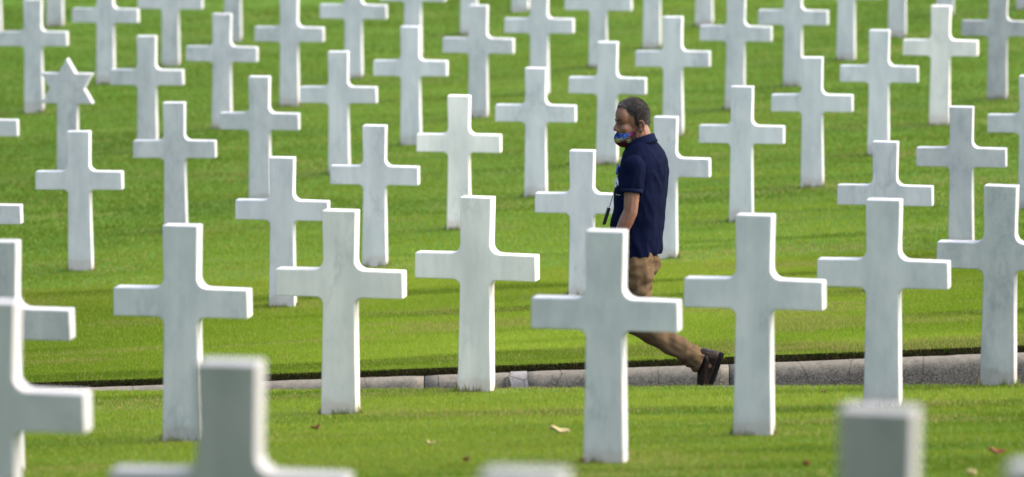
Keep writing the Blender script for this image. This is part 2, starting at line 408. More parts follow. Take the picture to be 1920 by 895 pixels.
FAR = [
 (1092, 'b', 551, 284, 1.0, "white cross before the man's chest, its right arm reaching his badge"),
 (1248, 'b', 480, 221, 1.0, "white cross directly behind the man's back, only its right half showing"),
 (1139, 'b', 305, 80, .99, "cross behind the man's face, right arm just above his hair"),
 (1391, 'b', 412, 164, .99, "cross whose foot meets the top of the near cross beside the man's boot"),
 (1524, 'b', 347, 109, .98, "fully visible far lawn cross, second to the right of the man's back"),
 (1662, 't', 267, None, .93, "far cross with its lower shaft wholly hidden by a near lawn cross"),
 (1806, 't', 201, None, .80, "mottled grey cross behind the left arm of the blotchy near cross"),
 (1935, 'a', 216, None, .84, "grey cross cut by the right edge, only its left arm and shaft edge visible"),
 (861, 'b', 427, 181, 1.30, "brightest, warmest white cross left of the man, with a cream tinged shaft"),
 (1005, 'b', 364, 129, 1.0, 'clean cross between the brightest cream one and the walking man'),
 (703, 'b', 496, 237, 1.0, "wholly visible far cross just left of and below the brightest cream one"),
 (530, 'b', 573, 297, .95, "nearest far lawn cross, foot seen between two foreground crosses at left"),
 (328, 't', 193, None, .80, "grey stained cross rising straight above the top of a foreground cross at left"),
 (151, 'b', 503, 248, .90, 'cross with small dark specks near its neck standing in front of the star marker'),
 (-44, 'a', 385, None, .84, "lower of two crosses showing only an arm tip at the left edge"),
 (-40, 'a', 225, None, .82, "upper of two crosses showing only an arm tip at the left edge"),
 (487, 't', 144, None, .83, "grey streaked cross, foot hidden by the arm of the nearest far lawn cross"),
 (636, 'b', 322, 98, .93, "cross between the grey streaked one and the brightest cream one, foot behind an arm"),
 (275, 't', 68, None, .86, "cross right of the star marker, foot behind the arm of the grey stained one"),
 (416, 'b', 237, 27, .86, "cross with a reddish foot, up and left of the grey streaked one"),
 (64, 'b', 209, 1, .84, 'cross directly behind the left points of the star marker'),
 (771, 'b', 268, 51, 1.0, "cross up and left of the brightest cream one, foot just above its arm"),
 (897, 'b', 217, 11, .88, 'cross with veined grey arms straight above the brightest cream one'),
 (1263, 'b', 252, 33, .99, "cross up and right of the man's head, foot hidden by the one behind him"),
 (1379, 'b', 201, -12, .92, "cross cut by the top edge, foot hidden behind the cross right of the man"),
 (1488, 'b', 158, -40, .91, "cross with arms just under the top edge, left of a long bare shaft"),
 (1648, 'b', 288, 58, .98, "cross at upper right immediately left of the warm creamy one"),
 (1763, 'b', 231, 12, 1.17, 'warm creamy white cross at upper right, brighter than those beside it'),
 (1871, 'b', 184, -22, .66, 'darkest grey cross of the far lawn in the upper right corner'),
 (198, 'b', 155, -40, .86, "cross at upper left, foot behind the arm of the one beside the star"),
 (543, 'b', 194, -8, .92, "cross cut by the top edge, up and right of the grey streaked one"),
 (663, 'b', 143, -48, .97, "cross whose arms almost touch the top edge, left of the photo's middle"),
 (1012, 'b', 173, -24, .98, "cross at the top middle, foot hidden behind the clean one left of the man"),
 (320, 'b', 120, -64, .88, "top left cross whose arms are sliced by the photo's upper edge"),
 (1122, 'b', 124, -64, .98, "cross sliced by the upper edge, straight above the man's hair"),
 (103, 'b', 47, None, .80, "shaft foot in the top left corner beside the cross behind the star"),
 (437, 'b', 75, None, .84, "bare shaft strip behind the right arm of the cross with reddish foot"),
 (774, 'b', 110, None, .96, "bare shaft strip peeping right of the cross up and left of the cream one"),
 (880, 'b', 62, None, .96, 'bare shaft partly hidden by the top of the one with veined grey arms'),
 (976, 'b', 19, None, .94, 'short stub of shaft at the very top just left of the top middle cross'),
 (1223, 'b', 88, None, .96, "bare shaft just left of the cross up and right of the man's head"),
 (1321, 'b', 45, None, .90, "short grey shaft just right of the cross up and right of the man's head"),
 (1587, 'b', 108, None, .95, "long bare shaft with pinkish foot at the top right, clear of other stones"),
 (1683, 'b', 67, None, .86, "greyish bare shaft at the top between the long bare shaft and the creamy cross"),
 (1773, 'b', 25, None, .84, 'shaft sliver at the top right peeping beside the head of the creamy cross'),
 (1923, 'b', 13, None, .80, 'tiny shaft fragment in the top right corner of the photo'),
 (-13, 'b', 60, None, .92, 'sliver of a shaft at the very left of the upper edge'),
]
GROUP = 'white marble grave crosses in rows on the lawns'
bases = []
def place(me, name, row, fn, near, cat='grave cross'):
    x, kind, y, top, tint, label = row
    d0, d1 = (6, 33) if near else (33, 90)
    hf = {'b': 0.02, 't': H, 't2': H + .025, 'a': AT}[kind]
    p = hit(x, y, hf, fn, d0, d1)
    gz = float(fn(p[0], p[1]))
    sink = 0.0
    if kind == 'b' and top is not None:          # settle the stone so that its real height above the turf agrees
        s = F / (p[1] * math.cos(PITCH) - (p[2] - CAMZ) * math.sin(PITCH))
        hh = (y - top) / (s * math.cos(math.atan2(CAMZ - gz, p[1])))
        sink = max(-.05, min(.05, (H - .02) - hh))
    if kind == 't2': sink = -.03
    o = bpy.data.objects.new(name, me); COL.objects.link(o)
    o.location = (p[0], p[1] + TH / 2, gz - sink)
    dx = x - 960
    psi = (.205 - 5.2e-5 * dx) if near else (.145 - 5e-5 * dx)
    yaw = psi + dx / F + random.uniform(-.018, .018)
    o.rotation_euler = (random.uniform(-.012, .012), random.uniform(-.008, .008), -yaw)
    j = random.uniform(-.012, .012)
    wcol = (1.03, 1.0, .94) if tint > 1.05 else ((.98, 1, 1.01))
    o.color = (min(.86, W0[0] * tint * wcol[0] + j), min(.86, W0[1] * tint * wcol[1] + j), min(.86, W0[2] * tint * wcol[2] + j), max(.12, min(.9, (1.02 - tint) * 3.0)) * random.uniform(.7, 1.2) if row[1] != 't2' else .1)
    tag(o, label, cat, GROUP)
    bases.append((p[0], p[1] + TH / 2))
    return o
for r in NEAR: place(CROSS, 'grave_cross', r, z_near, True)
for r in FAR: place(CROSS, 'grave_cross', r, z_far, False)
so = place(STAR, 'star_headstone', (125, 't', 110, None, .80, 'six pointed star headstone on a tapered marble shaft at upper left among the crosses'), z_far, False, 'headstone')
del so['group']
bases = np.array(bases)

# ------------------------------------------------------------------ grass blades
def blades(name, label, P, hgt, wid, colr, zfn, parent_mat=GRASS, lean=.5):
    n = len(P); x, y = P[:, 0], P[:, 1]; z = zfn(x, y)
    a = rng.uniform(0, 2 * np.pi, n); tilt = rng.normal(0, lean, n); ta = rng.uniform(0, 2 * np.pi, n)
    dx, dy = np.cos(a) * wid / 2, np.sin(a) * wid / 2
    V = np.empty((n, 3, 3), dtype=np.float32)
    V[:, 0] = np.c_[x - dx, y - dy, z - .004]; V[:, 1] = np.c_[x + dx, y + dy, z - .004]
    V[:, 2] = np.c_[x + np.cos(ta) * hgt * np.abs(tilt), y + np.sin(ta) * hgt * np.abs(tilt), z + hgt]
    me = bpy.data.meshes.new(name)
    me.vertices.add(n * 3); me.vertices.foreach_set('co', V.reshape(-1))
    me.loops.add(n * 3); me.loops.foreach_set('vertex_index', np.arange(n * 3, dtype=np.int32))
    me.polygons.add(n); me.polygons.foreach_set('loop_start', np.arange(n, dtype=np.int32) * 3)
    me.update(calc_edges=True)
    at = me.color_attributes.new('blade', 'FLOAT_COLOR', 'POINT')
    cc = np.ones((n, 3, 4), dtype=np.float32); cc[:, :, :3] = colr[:, None, :]
    at.data.foreach_set('color', cc.reshape(-1))
    o = link(name, me, parent_mat)
    return tag(o, label, 'grass', kind='stuff')

def lawn_colour(x, y, far):  # far: brightness factor per blade, with broad shade painted in
    n = len(x)
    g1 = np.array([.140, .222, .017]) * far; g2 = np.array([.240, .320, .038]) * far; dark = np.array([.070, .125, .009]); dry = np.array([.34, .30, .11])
    m = np.clip(.55 + .8 * fbm(x * .35, y * .5, 21, 4) - .55 * np.clip((np.abs(x) - 1.5) / 2, 0, 1), 0, 1)[:, None]  # fewer light greens towards both sides, edge shade painted into the grass
    c = g1 * (1 - m) + g2 * m
    # mower tracks and thicker turf: long streaks across the slope
    st = .55 * fbm(x * .13 + y * .03, y * 1.25, 33, 3) + .6 * fbm(x * .33, y * 2.6, 41, 3)
    d = np.clip((st - .0) * 2.6, 0, .68)[:, None]
    c = c * (1 - d) + dark * d
    # yellowed patches
    dr = np.clip((fbm(x * .55, y * 1.9, 55, 4) - .22) * 2.4, 0, .6)
    # trimmed, thin turf round every headstone and along its row
    for bx, by in bases:
        q = np.exp(-(((x - bx - .1) / .42) ** 2 + ((y - by) / .28) ** 2)) * .75
        dr = np.maximum(dr, q * np.clip(.65 + .9 * fbm(x * 2.3, y * 3.1, 5, 3), 0, 1))
    dr = np.clip(dr, 0, .8)[:, None]
    pick = (rng.random((n, 1)) < dr * .75)
    c = np.where(pick, dry * rng.uniform(.55, 1.1, (n, 1)), c)
    c = c * rng.uniform(.74, 1.2, (n, 1))
    yel = rng.random((n, 1)) < .05
    c = np.where(yel, dry * rng.uniform(.8, 1.3, (n, 1)), c)
    return np.clip(c, .004, .6)

def scatter(n, y0, y1, marg, ylo=None, yhi=None, pw=1.0):
    u = rng.random(n) ** pw; y = y0 + (y1 - y0) * u
    hw = y * (960 / F) * 1.12 + marg
    x = rng.uniform(-1, 1, n) * hw
    k = np.ones(n, bool)
    if ylo is not None: k &= y > ylo(x)
    if yhi is not None: k &= y < yhi(x)
    return np.c_[x, y][k]
# near lawn (out of focus towards the camera)
P = scatter(700000, 12, 31, .8, yhi=lambda x: y_lip(x) + .2, pw=.6)
def znb(x, y):
    return z_near(x, y) + undul(x, y) - np.where(y > y_lip(x), (y - y_lip(x)) ** 2 * 1.6, 0)
dmin = np.min(np.hypot(P[:, 0][:, None] - bases[None, :13, 0], P[:, 1][:, None] - bases[None, :13, 1]), axis=1)
hg = rng.uniform(.009, .020, len(P)) * np.clip(.45 + dmin * 2, .5, 1) * (1 + .25 * fbm(P[:, 0], P[:, 1] * 2, 71, 3))
blades('grass', 'short mown grass of the near lawn in front of the road', P, hg, rng.uniform(.004, .0065, len(P)), lawn_colour(P[:, 0], P[:, 1], (.80 + .20 * np.clip((P[:, 1] - 24.5) / 4, 0, 1))[:, None]), znb)  # blades darken towards the camera, tree shade painted into their colour
# far lawn
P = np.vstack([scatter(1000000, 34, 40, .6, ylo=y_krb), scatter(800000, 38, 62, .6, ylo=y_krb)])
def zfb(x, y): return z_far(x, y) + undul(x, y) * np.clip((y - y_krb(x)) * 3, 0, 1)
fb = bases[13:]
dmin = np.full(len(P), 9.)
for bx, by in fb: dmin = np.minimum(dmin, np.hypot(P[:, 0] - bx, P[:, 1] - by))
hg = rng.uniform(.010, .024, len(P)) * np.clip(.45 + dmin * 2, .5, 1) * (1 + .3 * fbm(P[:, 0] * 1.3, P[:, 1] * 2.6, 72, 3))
blades('grass', 'short mown grass of the rising lawn behind the kerb', P, hg, rng.uniform(.0035, .0060, len(P)) * (1 + .5 * (P[:, 1] > 40)), lawn_colour(P[:, 0], P[:, 1], ((1.24 - .50 * np.clip((P[:, 1] - 37.5) / 9, 0, 1)) * (1 - .20 * np.clip((-P[:, 0] - 1.0) / 2, 0, 1) - .12 * np.clip((P[:, 0] - 2.0) / 2, 0, 1)))[:, None]), zfb)  # blades darken uphill and sideways, broad shade painted into their colour
def tufts(name, label, B, cz, fn):
    pts_ = []
    for bx, by in B:
        n_ = 420; side = rng.integers(0, 3, n_); u = rng.uniform(-1, 1, n_)
        xx = np.where(side == 0, bx + u * .09, np.where(side == 1, bx + .095, bx - .095)) + rng.normal(0, .008, n_)
        yy = np.where(side == 0, by - TH / 2 - .012, by + u * TH / 2) + rng.normal(0, .010, n_)
        k_ = fbm(xx * 14, yy * 14, 3, 2) > -.1; pts_.append(np.c_[xx, yy][k_])
    Q = np.vstack(pts_); hg_ = rng.gamma(3, .009, len(Q)).clip(.01, .06)
    c_ = np.where(rng.random((len(Q), 1)) < .3, np.array([[.30, .26, .11]]), np.array([[.14, .22, .03]])) * rng.uniform(.5, 1.2, (len(Q), 1))
    o_ = blades(name, label, Q, hg_, rng.uniform(.003, .006, len(Q)), c_, fn, lean=.35)
tufts('grass', 'untrimmed grass tufts round the feet of the grave crosses on the near lawn', bases[:13], 0, znb)
tufts('grass', 'untrimmed grass tufts round the feet of the grave crosses on the far lawn', bases[13:], 0, zfb)
# dry roots and stems hanging over the soil cut
n = 26000
x = rng.uniform(-5, 5, n); y = y_krb(x) + np.abs(rng.normal(0, .012, n)) - .006
zz = z_far(x, y) + rng.uniform(-.03, .0, n)
cc = np.where(rng.random((n, 1)) < .5, np.array([[.10, .075, .03]]), np.array([[.05, .10, .012]])) * rng.uniform(.3, 1.4, (n, 1))
o = blades('grass', 'ragged roots and stems along the cut lawn edge above the kerb', np.c_[x, y], rng.uniform(-.012, .024, n), rng.uniform(.002, .005, n), cc, lambda a, b: zz, lean=1.0)
o['label'] = 'ragged brown roots and stems along the cut lawn edge above the kerb'

# ------------------------------------------------------------------ shade tree standing behind the photographer
def bark_mat():
    m, t, b = new_mat('bark', .9, .1)
    tc = t.nodes.new('ShaderNodeTexCoord')
    c = ramp(t, noise_n(t, mapping(t, tc.outputs['Object'], (6, 6, 1)), 4, 6, .7), [(.3, (.05, .035, .025)), (.7, (.16, .12, .09))]).outputs[0]
    t.links.new(c, b.inputs['Base Color']); return m
def foliage_mat():
    m, t, b = new_mat('foliage', .6, .2)
    g = t.nodes.new('ShaderNodeNewGeometry')
    c = ramp(t, noise_n(t, g.outputs['Position'], 1.3, 4), [(.3, (.035, .07, .018)), (.7, (.07, .12, .03))]).outputs[0]
    t.links.new(c, b.inputs['Base Color']); return m
BARK, FOL = bark_mat(), foliage_mat()
def shade_tree(x, y, h, rx, ry, rz, n, label, seed):
    r_ = np.random.default_rng(seed)
    gz = float(z_near(x, y))
    root = bpy.data.objects.new('shade_tree', None); COL.objects.link(root); root.location = (x, y, gz)
    tag(root, label, 'tree', 'trees behind the photographer')
    bm = bmesh.new()
    def limb(a, b_, r1, r2):
        d = (b_ - a); m_ = d.to_track_quat('Z', 'Y').to_matrix().to_4x4(); m_.translation = (a + b_) / 2
        bmesh.ops.create_cone(bm, cap_ends=True, segments=10, radius1=r1, radius2=r2, depth=d.length, matrix=m_)
    top = Vector((0, 0, h * .55)); limb(Vector((0, 0, -.3)), top, .42, .28)
    for k in range(9):
        a = k * 2.4; e = Vector((math.cos(a) * rx * .75, math.sin(a) * ry * .75, h * (.72 + .05 * (k % 3)))); mid_ = top.lerp(e, .5) + Vector((0, 0, .3))
        limb(top, mid_, .2, .12); limb(mid_, e, .12, .04)
    me = bpy.data.meshes.new('trunk'); bm.to_mesh(me); bm.free(); link('trunk', me, BARK, root, True)
    # crown: leaf clumps spread through a lumpy volume
    cl = r_.normal(0, 1, (90, 3)); cl /= np.linalg.norm(cl, axis=1)[:, None]; cl *= r_.uniform(.35, 1, (90, 1)) ** .5
    cl = cl * np.array([rx, ry, rz]) + np.array([0, 0, h])
    q = cl[r_.integers(0, 90, n)] + r_.normal(0, .55, (n, 3))
    a = r_.normal(0, 1, (n, 3)); a /= np.linalg.norm(a, axis=1)[:, None]; b_ = np.cross(a, r_.normal(0, 1, (n, 3))); b_ /= np.linalg.norm(b_, axis=1)[:, None]
    V = np.empty((n, 4, 3)); L_ = .17
    V[:, 0] = q - a * L_; V[:, 1] = q - b_ * L_ * .45; V[:, 2] = q + a * L_; V[:, 3] = q + b_ * L_ * .45
    me = bpy.data.meshes.new('crown'); me.vertices.add(n * 4); me.vertices.foreach_set('co', V.reshape(-1))
    me.loops.add(n * 4); me.loops.foreach_set('vertex_index', np.arange(n * 4, dtype=np.int32))
    me.polygons.add(n); me.polygons.foreach_set('loop_start', np.arange(n, dtype=np.int32) * 4); me.update(calc_edges=True)
    link('crown', me, FOL, root)
shade_tree(-1.0, 1.2, 8.9, 10.5, 11.5, 2.9, 90000, 'broad leafy tree standing behind and above the photographer, its shade on the nearest graves', 3)
shade_tree(9.0, -8.0, 7.5, 7.5, 5.5, 4.6, 30000, 'second leafy tree standing further back on the right behind the photographer', 4)
shade_tree(-12.0, -8.0, 7.5, 7.5, 5.5, 4.6, 30000, 'third leafy tree standing further back on the left behind the photographer', 5)

# ------------------------------------------------------------------ fallen leaves
def leaf_mat(name, c):
    m, t, b = new_mat(name, .7, .2)
    tc = t.nodes.new('ShaderNodeTexCoord')
    r = ramp(t, noise_n(t, tc.outputs['Object'], 30, 4), [(.3, tuple(v * .6 for v in c)), (.7, c)]).outputs[0]
    t.links.new(r, b.inputs['Base Color']); return m
LT = leaf_mat('tan_leaf', (.42, .36, .17)); LB = leaf_mat('brown_leaf', (.16, .055, .02))
def leaf(px, py, ln, wd, mat, label, rot=0, far=False):
    fn = z_far if far else z_near
    p = hit(px, py, .03, fn, *((33, 90) if far else (6, 33)))
    V = []; Fc = []; n = 9
    for i in range(n):
        u = i / (n - 1); wv = wd * math.sin(math.pi * min(1, u * .93 + .04)) ** .8 / 2
        lift = .007 * (u - .5) ** 2 * 4 + .004 * math.sin(u * 9)
        for s in (-1, 0, 1): V.append((ln * (u - .5), s * wv, lift + abs(s) * wd * .28))
    for i in range(n - 1):
        for j in range(2): q = i * 3 + j; Fc.append((q, q + 3, q + 4, q + 1))
    me = mesh_np('leaf', V, Fc)
    o = link('fallen_leaf', me, mat, smooth=True)
    md = o.modifiers.new('solid', 'SOLIDIFY'); md.thickness = .0015
    o.location = (p[0], p[1], float(fn(p[0], p[1])) + .028); o.rotation_euler = (R(random.uniform(-12, 12)), R(random.uniform(-15, 15)), R(rot))
    tag(o, label, 'leaf', 'fallen leaves on the near lawn')
leaf(593, 803, .045, .035, LB, 'brown curled dead leaf on the grass between two foreground crosses at left', 20)
leaf(1048, 810, .09, .055, LT, 'pale tan leaf on the grass left of the cross in front of the man', 8)
leaf(805, 832, .042, .035, LT, 'small yellow leaf on the grass below the lone white cross', -10)
leaf(874, 863, .035, .03, LB, 'tiny reddish brown leaf near the bottom middle of the lawn', 40)
leaf(1868, 849, .07, .045, LB, 'flat brown leaf in the grass near the lower right corner', 5)
leaf(1512, 871, .03, .03, LB, 'small dark brown leaf left of the blurred grey block at bottom right', 70)
leaf(1822, 890, .04, .045, LT, 'yellowish leaf tip at the bottom edge right of the blurred grey block', 80)
leaf(1094, 864, .028, .02, LB, 'little red leaf lying against the foot of the cross before the man', 10)
leaf(1546, 735, .025, .02, LB, 'tiny dark leaf near the crest between two near lawn crosses', 0)

# ------------------------------------------------------------------ the walking man
K = 340.0; PX, PY = 1205.0, 727.0
d_m = F / K
foot = unproj(PX, PY, d_m)
MANZ = road_z(foot[0], foot[1])
def L(px, py, dep=0.0):
    """photo pixel + depth offset (m, away from camera) -> man local metres"""
    s = 1 + dep / d_m
    return Vector(((px - PX) / K * s, dep, (PY - py) / K * s))
FWD = Vector((-.927, .375, 0)); LEFT = Vector((-.375, -.927, 0)); UP = Vector((0, 0, 1))

def ell(bm, c, r, rot=None, sub=3):
    M = Matrix.Translation(c) @ (rot.to_4x4() if rot is not None else Matrix.Identity(4)) @ Matrix.Diagonal((r[0], r[1], r[2], 1))
    bmesh.ops.create_icosphere(bm, subdivisions=sub, radius=1, matrix=M)
def cap(bm, a, b_, r1, r2, flat=None):
    """tapered capsule = convex hull of two spheres; flat=(axis vector, factor) squashes it"""
    t = bmesh.new()
    for c, r in ((a, r1), (b_, r2)):
        M = Matrix.Translation(c) @ Matrix.Diagonal((r, r, r, 1))
        if flat is not None:
            ax = flat[0].normalized(); f = flat[1]
            S = Matrix.Scale(f, 4, ax); M = Matrix.Translation(c) @ S @ Matrix.Diagonal((r, r, r, 1))
        bmesh.ops.create_icosphere(t, subdivisions=2, radius=1, matrix=M)
    h = bmesh.ops.convex_hull(t, input=t.verts)
    bmesh.ops.delete(t, geom=[g for g in h['geom_interior'] if isinstance(g, bmesh.types.BMVert)], context='VERTS')
    me = bpy.data.meshes.new('tmp'); t.to_mesh(me); t.free(); bm.from_mesh(me); bpy.data.meshes.remove(me)
def chain(bm, pts, rs, flat=None):
    for i in range(len(pts) - 1): cap(bm, pts[i], pts[i + 1], rs[i], rs[i + 1], flat)
def loft(bm, secs, n=28):
    """secs: list of (centre, fwd half, left half, fwd vec, left vec, up-tilt func)"""
    rings = []
    for c, a, b_, fv, lv in secs:
        ring = []
        for i in range(n):
            th = 2 * math.pi * i / n; cs, sn = math.cos(th), math.sin(th)
            e = .88
            ring.append(bm.verts.new(c + fv * (a * math.copysign(abs(cs) ** e, cs)) + lv * (b_ * math.copysign(abs(sn) ** e, sn))))
        rings.append(ring)
    for r0, r1 in zip(rings[:-1], rings[1:]):
        for i in range(n): bm.faces.new((r0[i], r0[(i + 1) % n], r1[(i + 1) % n], r1[i]))
    bm.faces.new(rings[0][::-1]); bm.faces.new(rings[-1])
def fuse(bm, name, voxel, smooth, disp=None, keep=None):
    """fuse overlapping closed shells into one continuous surface"""
    bmesh.ops.recalc_face_normals(bm, faces=bm.faces)
    me = bpy.data.meshes.new(name); bm.to_mesh(me); bm.free()
    o = bpy.data.objects.new('tmp_fuse', me); COL.objects.link(o)
    md = o.modifiers.new('r', 'REMESH'); md.mode = 'VOXEL'; md.voxel_size = voxel
    if smooth:
        s = o.modifiers.new('s', 'SMOOTH'); s.factor = .5; s.iterations = smooth
    dg = bpy.context.evaluated_depsgraph_get(); dg.update()
    out = bpy.data.meshes.new_from_object(o.evaluated_get(dg)); out.name = name
    bpy.data.objects.remove(o); bpy.data.meshes.remove(me)
    if disp is not None:
        co = np.empty(len(out.vertices) * 3); out.vertices.foreach_get('co', co); co = co.reshape(-1, 3)
        nr = np.array([v.normal[:] for v in out.vertices])
        out.vertices.foreach_set('co', (co + nr * np.array([disp(Vector(p)) for p in co])[:, None]).reshape(-1)); out.update()
    if keep is not None:
        b2 = bmesh.new(); b2.from_mesh(out)
        bmesh.ops.delete(b2, geom=[v for v in b2.verts if not keep(v.co)], context='VERTS')
        b2.to_mesh(out); b2.free()
    return out

# ---- materials
def skin_mat():
    m, t, b = new_mat('skin', .5, .35)
    tc = t.nodes.new('ShaderNodeTexCoord'); p = tc.outputs['Object']
    c = ramp(t, noise_n(t, p, 22, 4, .6), [(.3, (.135, .062, .037)), (.7, (.195, .096, .060))]).outputs[0]
    c = mixc(t, 1, c, ramp(t, noise_n(t, p, 160, 3, .7), [(.3, (.85, .83, .82)), (.7, (1.08, 1.08, 1.08))]).outputs[0], 'MULTIPLY')
    for e_ in (hl(-.085, -.032, -.016), hl(-.085, .032, -.016)):
        dd_ = t.nodes.new('ShaderNodeVectorMath'); dd_.operation = 'DISTANCE'; t.links.new(p, dd_.inputs[0]); dd_.inputs[1].default_value = e_
        c = mixc(t, ramp(t, dd_.outputs['Value'], [(.006, (.4, .4, .4)), (.024, (0, 0, 0))]).outputs[0], c, (.075, .036, .024))
    t.links.new(c, b.inputs['Base Color'])
    b.inputs['Subsurface Weight'].default_value = .08; b.inputs['Subsurface Radius'].default_value = (.012, .005, .003)
    bump(t, b, noise_n(t, p, 120, 4, .6), .25, .002)
    return m
def cloth_mat(name, c1, c2, weave=700, rough=.95):
    m, t, b = new_mat(name, rough, .04)
    tc = t.nodes.new('ShaderNodeTexCoord'); p = tc.outputs['Object']
    c = ramp(t, noise_n(t, p, 9, 5, .6), [(.3, c1), (.7, c2)]).outputs[0]
    t.links.new(c, b.inputs['Base Color'])
    b.inputs['Sheen Weight'].default_value = .0
    # crumpled creases under the fine weave
    rd = noise_n(t, mapping(t, p, (1, 1, .6), (0, R(25), 0)), 8 if weave < 600 else 5, 1.5, .5)
    r1 = N(t, 'ShaderNodeMath', operation='SUBTRACT'); t.links.new(rd, r1.inputs[0]); r1.inputs[1].default_value = .5
    r2 = N(t, 'ShaderNodeMath', operation='ABSOLUTE'); t.links.new(r1.outputs[0], r2.inputs[0])
    r3 = N(t, 'ShaderNodeMath', operation='POWER'); t.links.new(r2.outputs[0], r3.inputs[0]); r3.inputs[1].default_value = 1.1
    b1 = t.nodes.new('ShaderNodeBump'); b1.inputs['Strength'].default_value = .5 if weave < 600 else .42; b1.inputs['Distance'].default_value = .035
    t.links.new(r3.outputs[0], b1.inputs['Height'])
    b2_ = t.nodes.new('ShaderNodeBump'); b2_.inputs['Strength'].default_value = .35; b2_.inputs['Distance'].default_value = .001
    t.links.new(noise_n(t, p, weave, 2, .6), b2_.inputs['Height']); t.links.new(b1.outputs[0], b2_.inputs['Normal']); t.links.new(b2_.outputs[0], b.inputs['Normal'])
    return m
def plain(name, c, rough=.5, spec=.4):
    m, t, b = new_mat(name, rough, spec)
    tc = t.nodes.new('ShaderNodeTexCoord')
    r = ramp(t, noise_n(t, tc.outputs['Object'], 40, 4), [(.3, tuple(v * .8 for v in c)), (.7, c)]).outputs[0]
    t.links.new(r, b.inputs['Base Color']); return m
NAVY = cloth_mat('navy_knit', (.0020, .0037, .0150), (.0034, .0062, .0235))
NAVY2 = cloth_mat('navy_rib', (.0048, .0075, .024), (.0065, .010, .031))
KHAKI = cloth_mat('khaki_twill', (.080, .055, .030), (.118, .083, .048), 500)
def leather():
    m, t, b = new_mat('brown_leather', .55, .12)
    tc = t.nodes.new('ShaderNodeTexCoord'); p = tc.outputs['Object']
    c = ramp(t, noise_n(t, p, 18, 6, .7), [(.35, (.007, .005, .004)), (.55, (.016, .0105, .008)), (.75, (.036, .023, .016))]).outputs[0]
    t.links.new(c, b.inputs['Base Color']); bump(t, b, noise_n(t, p, 60, 5, .7), .6, .003); return m
LEATHER = leather(); RUB = plain('black_rubber', (.009, .009, .009), .9, .05); BLK = plain('black_plastic', (.006, .006, .007), .35)
DARKC = plain('dark_padding', (.007, .009, .013), .8)
def hair_mat():
    m, t, b = new_mat('greying_hair', .6, .3)
    tc = t.nodes.new('ShaderNodeTexCoord'); p = tc.outputs['Object']
    n1 = noise_n(t, mapping(t, p, (1, 1, .5)), 210, 4, .75)
    n2 = noise_n(t, p, 22, 3, .6)
    sep = t.nodes.new('ShaderNodeSeparateXYZ'); t.links.new(p, sep.inputs[0])
    # greyer at the temples and forehead: front of the head (-x)
    a = N(t, 'ShaderNodeMath', operation='MULTIPLY_ADD'); t.links.new(sep.outputs[0], a.inputs[0]); a.inputs[1].default_value = -1.7
    a2 = N(t, 'ShaderNodeMath', operation='MULTIPLY_ADD'); t.links.new(n2, a2.inputs[0]); a2.inputs[1].default_value = .35; a2.inputs[2].default_value = -.37
    t.links.new(a2.outputs[0], a.inputs[2])
    s = N(t, 'ShaderNodeMath', operation='ADD'); t.links.new(n1, s.inputs[0]); t.links.new(a.outputs[0], s.inputs[1])
    c = ramp(t, s.outputs[0], [(.41, (.010, .009, .009)), (.57, (.045, .042, .042)), (.74, (.24, .23, .225))]).outputs[0]
    t.links.new(c, b.inputs['Base Color']); bump(t, b, n1, .8, .003); return m
HAIR = hair_mat()
TR = leaf_mat('eyebrow_hair', (.035, .026, .022))

# ---- pose
hipC = L(1197, 462); chest = L(1203, 320)
shL = L(1186, 302, -.172); elL = L(1180, 384, -.215); wrL = L(1150, 449, -.225)
shR = L(1226, 300, .165); elR = L(1218, 384, .215); wrR = L(1196, 452, .20)
hpL = L(1192, 466, -.085); knL = L(1188, 596, -.10); anL = L(1315, 673, -.09)
hpR = L(1204, 466, .085); knR = L(1150, 594, .075); anR = L(1144, 698, .075)
HC = L(1183, 222, 0.0)                      # centre of the skull
HR = Matrix.Rotation(R(24), 3, 'Z') @ Matrix.Rotation(R(-6), 3, 'Y')
def hl(x, y, z): return HC + HR @ Vector((x, y, z))

TS = [  # torso sections: photo y, centre x, half front-back, half side-side
    (500, 1194, .108, .165), (474, 1194, .121, .180), (440, 1194, .128, .175), (418, 1194, .133, .177), (385, 1198, .129, .182),
    (350, 1202, .125, .188), (322, 1206, .118, .192), (300, 1207, .108, .190), (284, 1206, .094, .172), (272, 1204, .080, .128), (262, 1202, .068, .088), (252, 1200, .058, .066)]
def torso(bm, grow=0.0, y0=999, y1=0):
    loft(bm, [(L(cx, y), a + grow, b_ + grow, FWD, LEFT) for y, cx, a, b_ in TS if y1 <= y <= y0])

SKIN = skin_mat()
# ---- body: one continuous figure
bm = bmesh.new()
torso(bm, -.018, 480)
ell(bm, L(1198, 478), (.085, .12, .08))
chain(bm, [L(1207, 285), L(1202, 262), L(1196, 238)], [.075, .062, .057])
# head
ell(bm, hl(.006, 0, .022), (.090, .074, .092)); ell(bm, hl(-.046, 0, .028), (.046, .060, .068))
ell(bm, hl(-.042, 0, -.045), (.050, .056, .076)); ell(bm, hl(-.052, 0, -.100), (.040, .040, .032))
for s in (-1, 1):
    cap(bm, hl(-.086, .006 * s, .005), hl(-.073, .044 * s, .006), .0085, .0075)       # brow ridge
    ell(bm, hl(-.062, .034 * s, -.038), (.025, .024, .024))                            # cheek bone
    cap(bm, hl(.018, .060 * s, -.075), hl(-.045, .034 * s, -.115), .016, .018)         # jaw
    ell(bm, hl(-.097, .010 * s, -.046), (.010, .008, .007))                            # nostril wing
cap(bm, hl(-.086, 0, .000), hl(-.104, 0, -.038), .0075, .0115)
ell(bm, hl(-.088, 0, -.072), (.012, .024, .008)); ell(bm, hl(-.087, 0, -.083), (.012, .021, .007)); ell(bm, hl(-.082, 0, -.118), (.014, .018, .014))
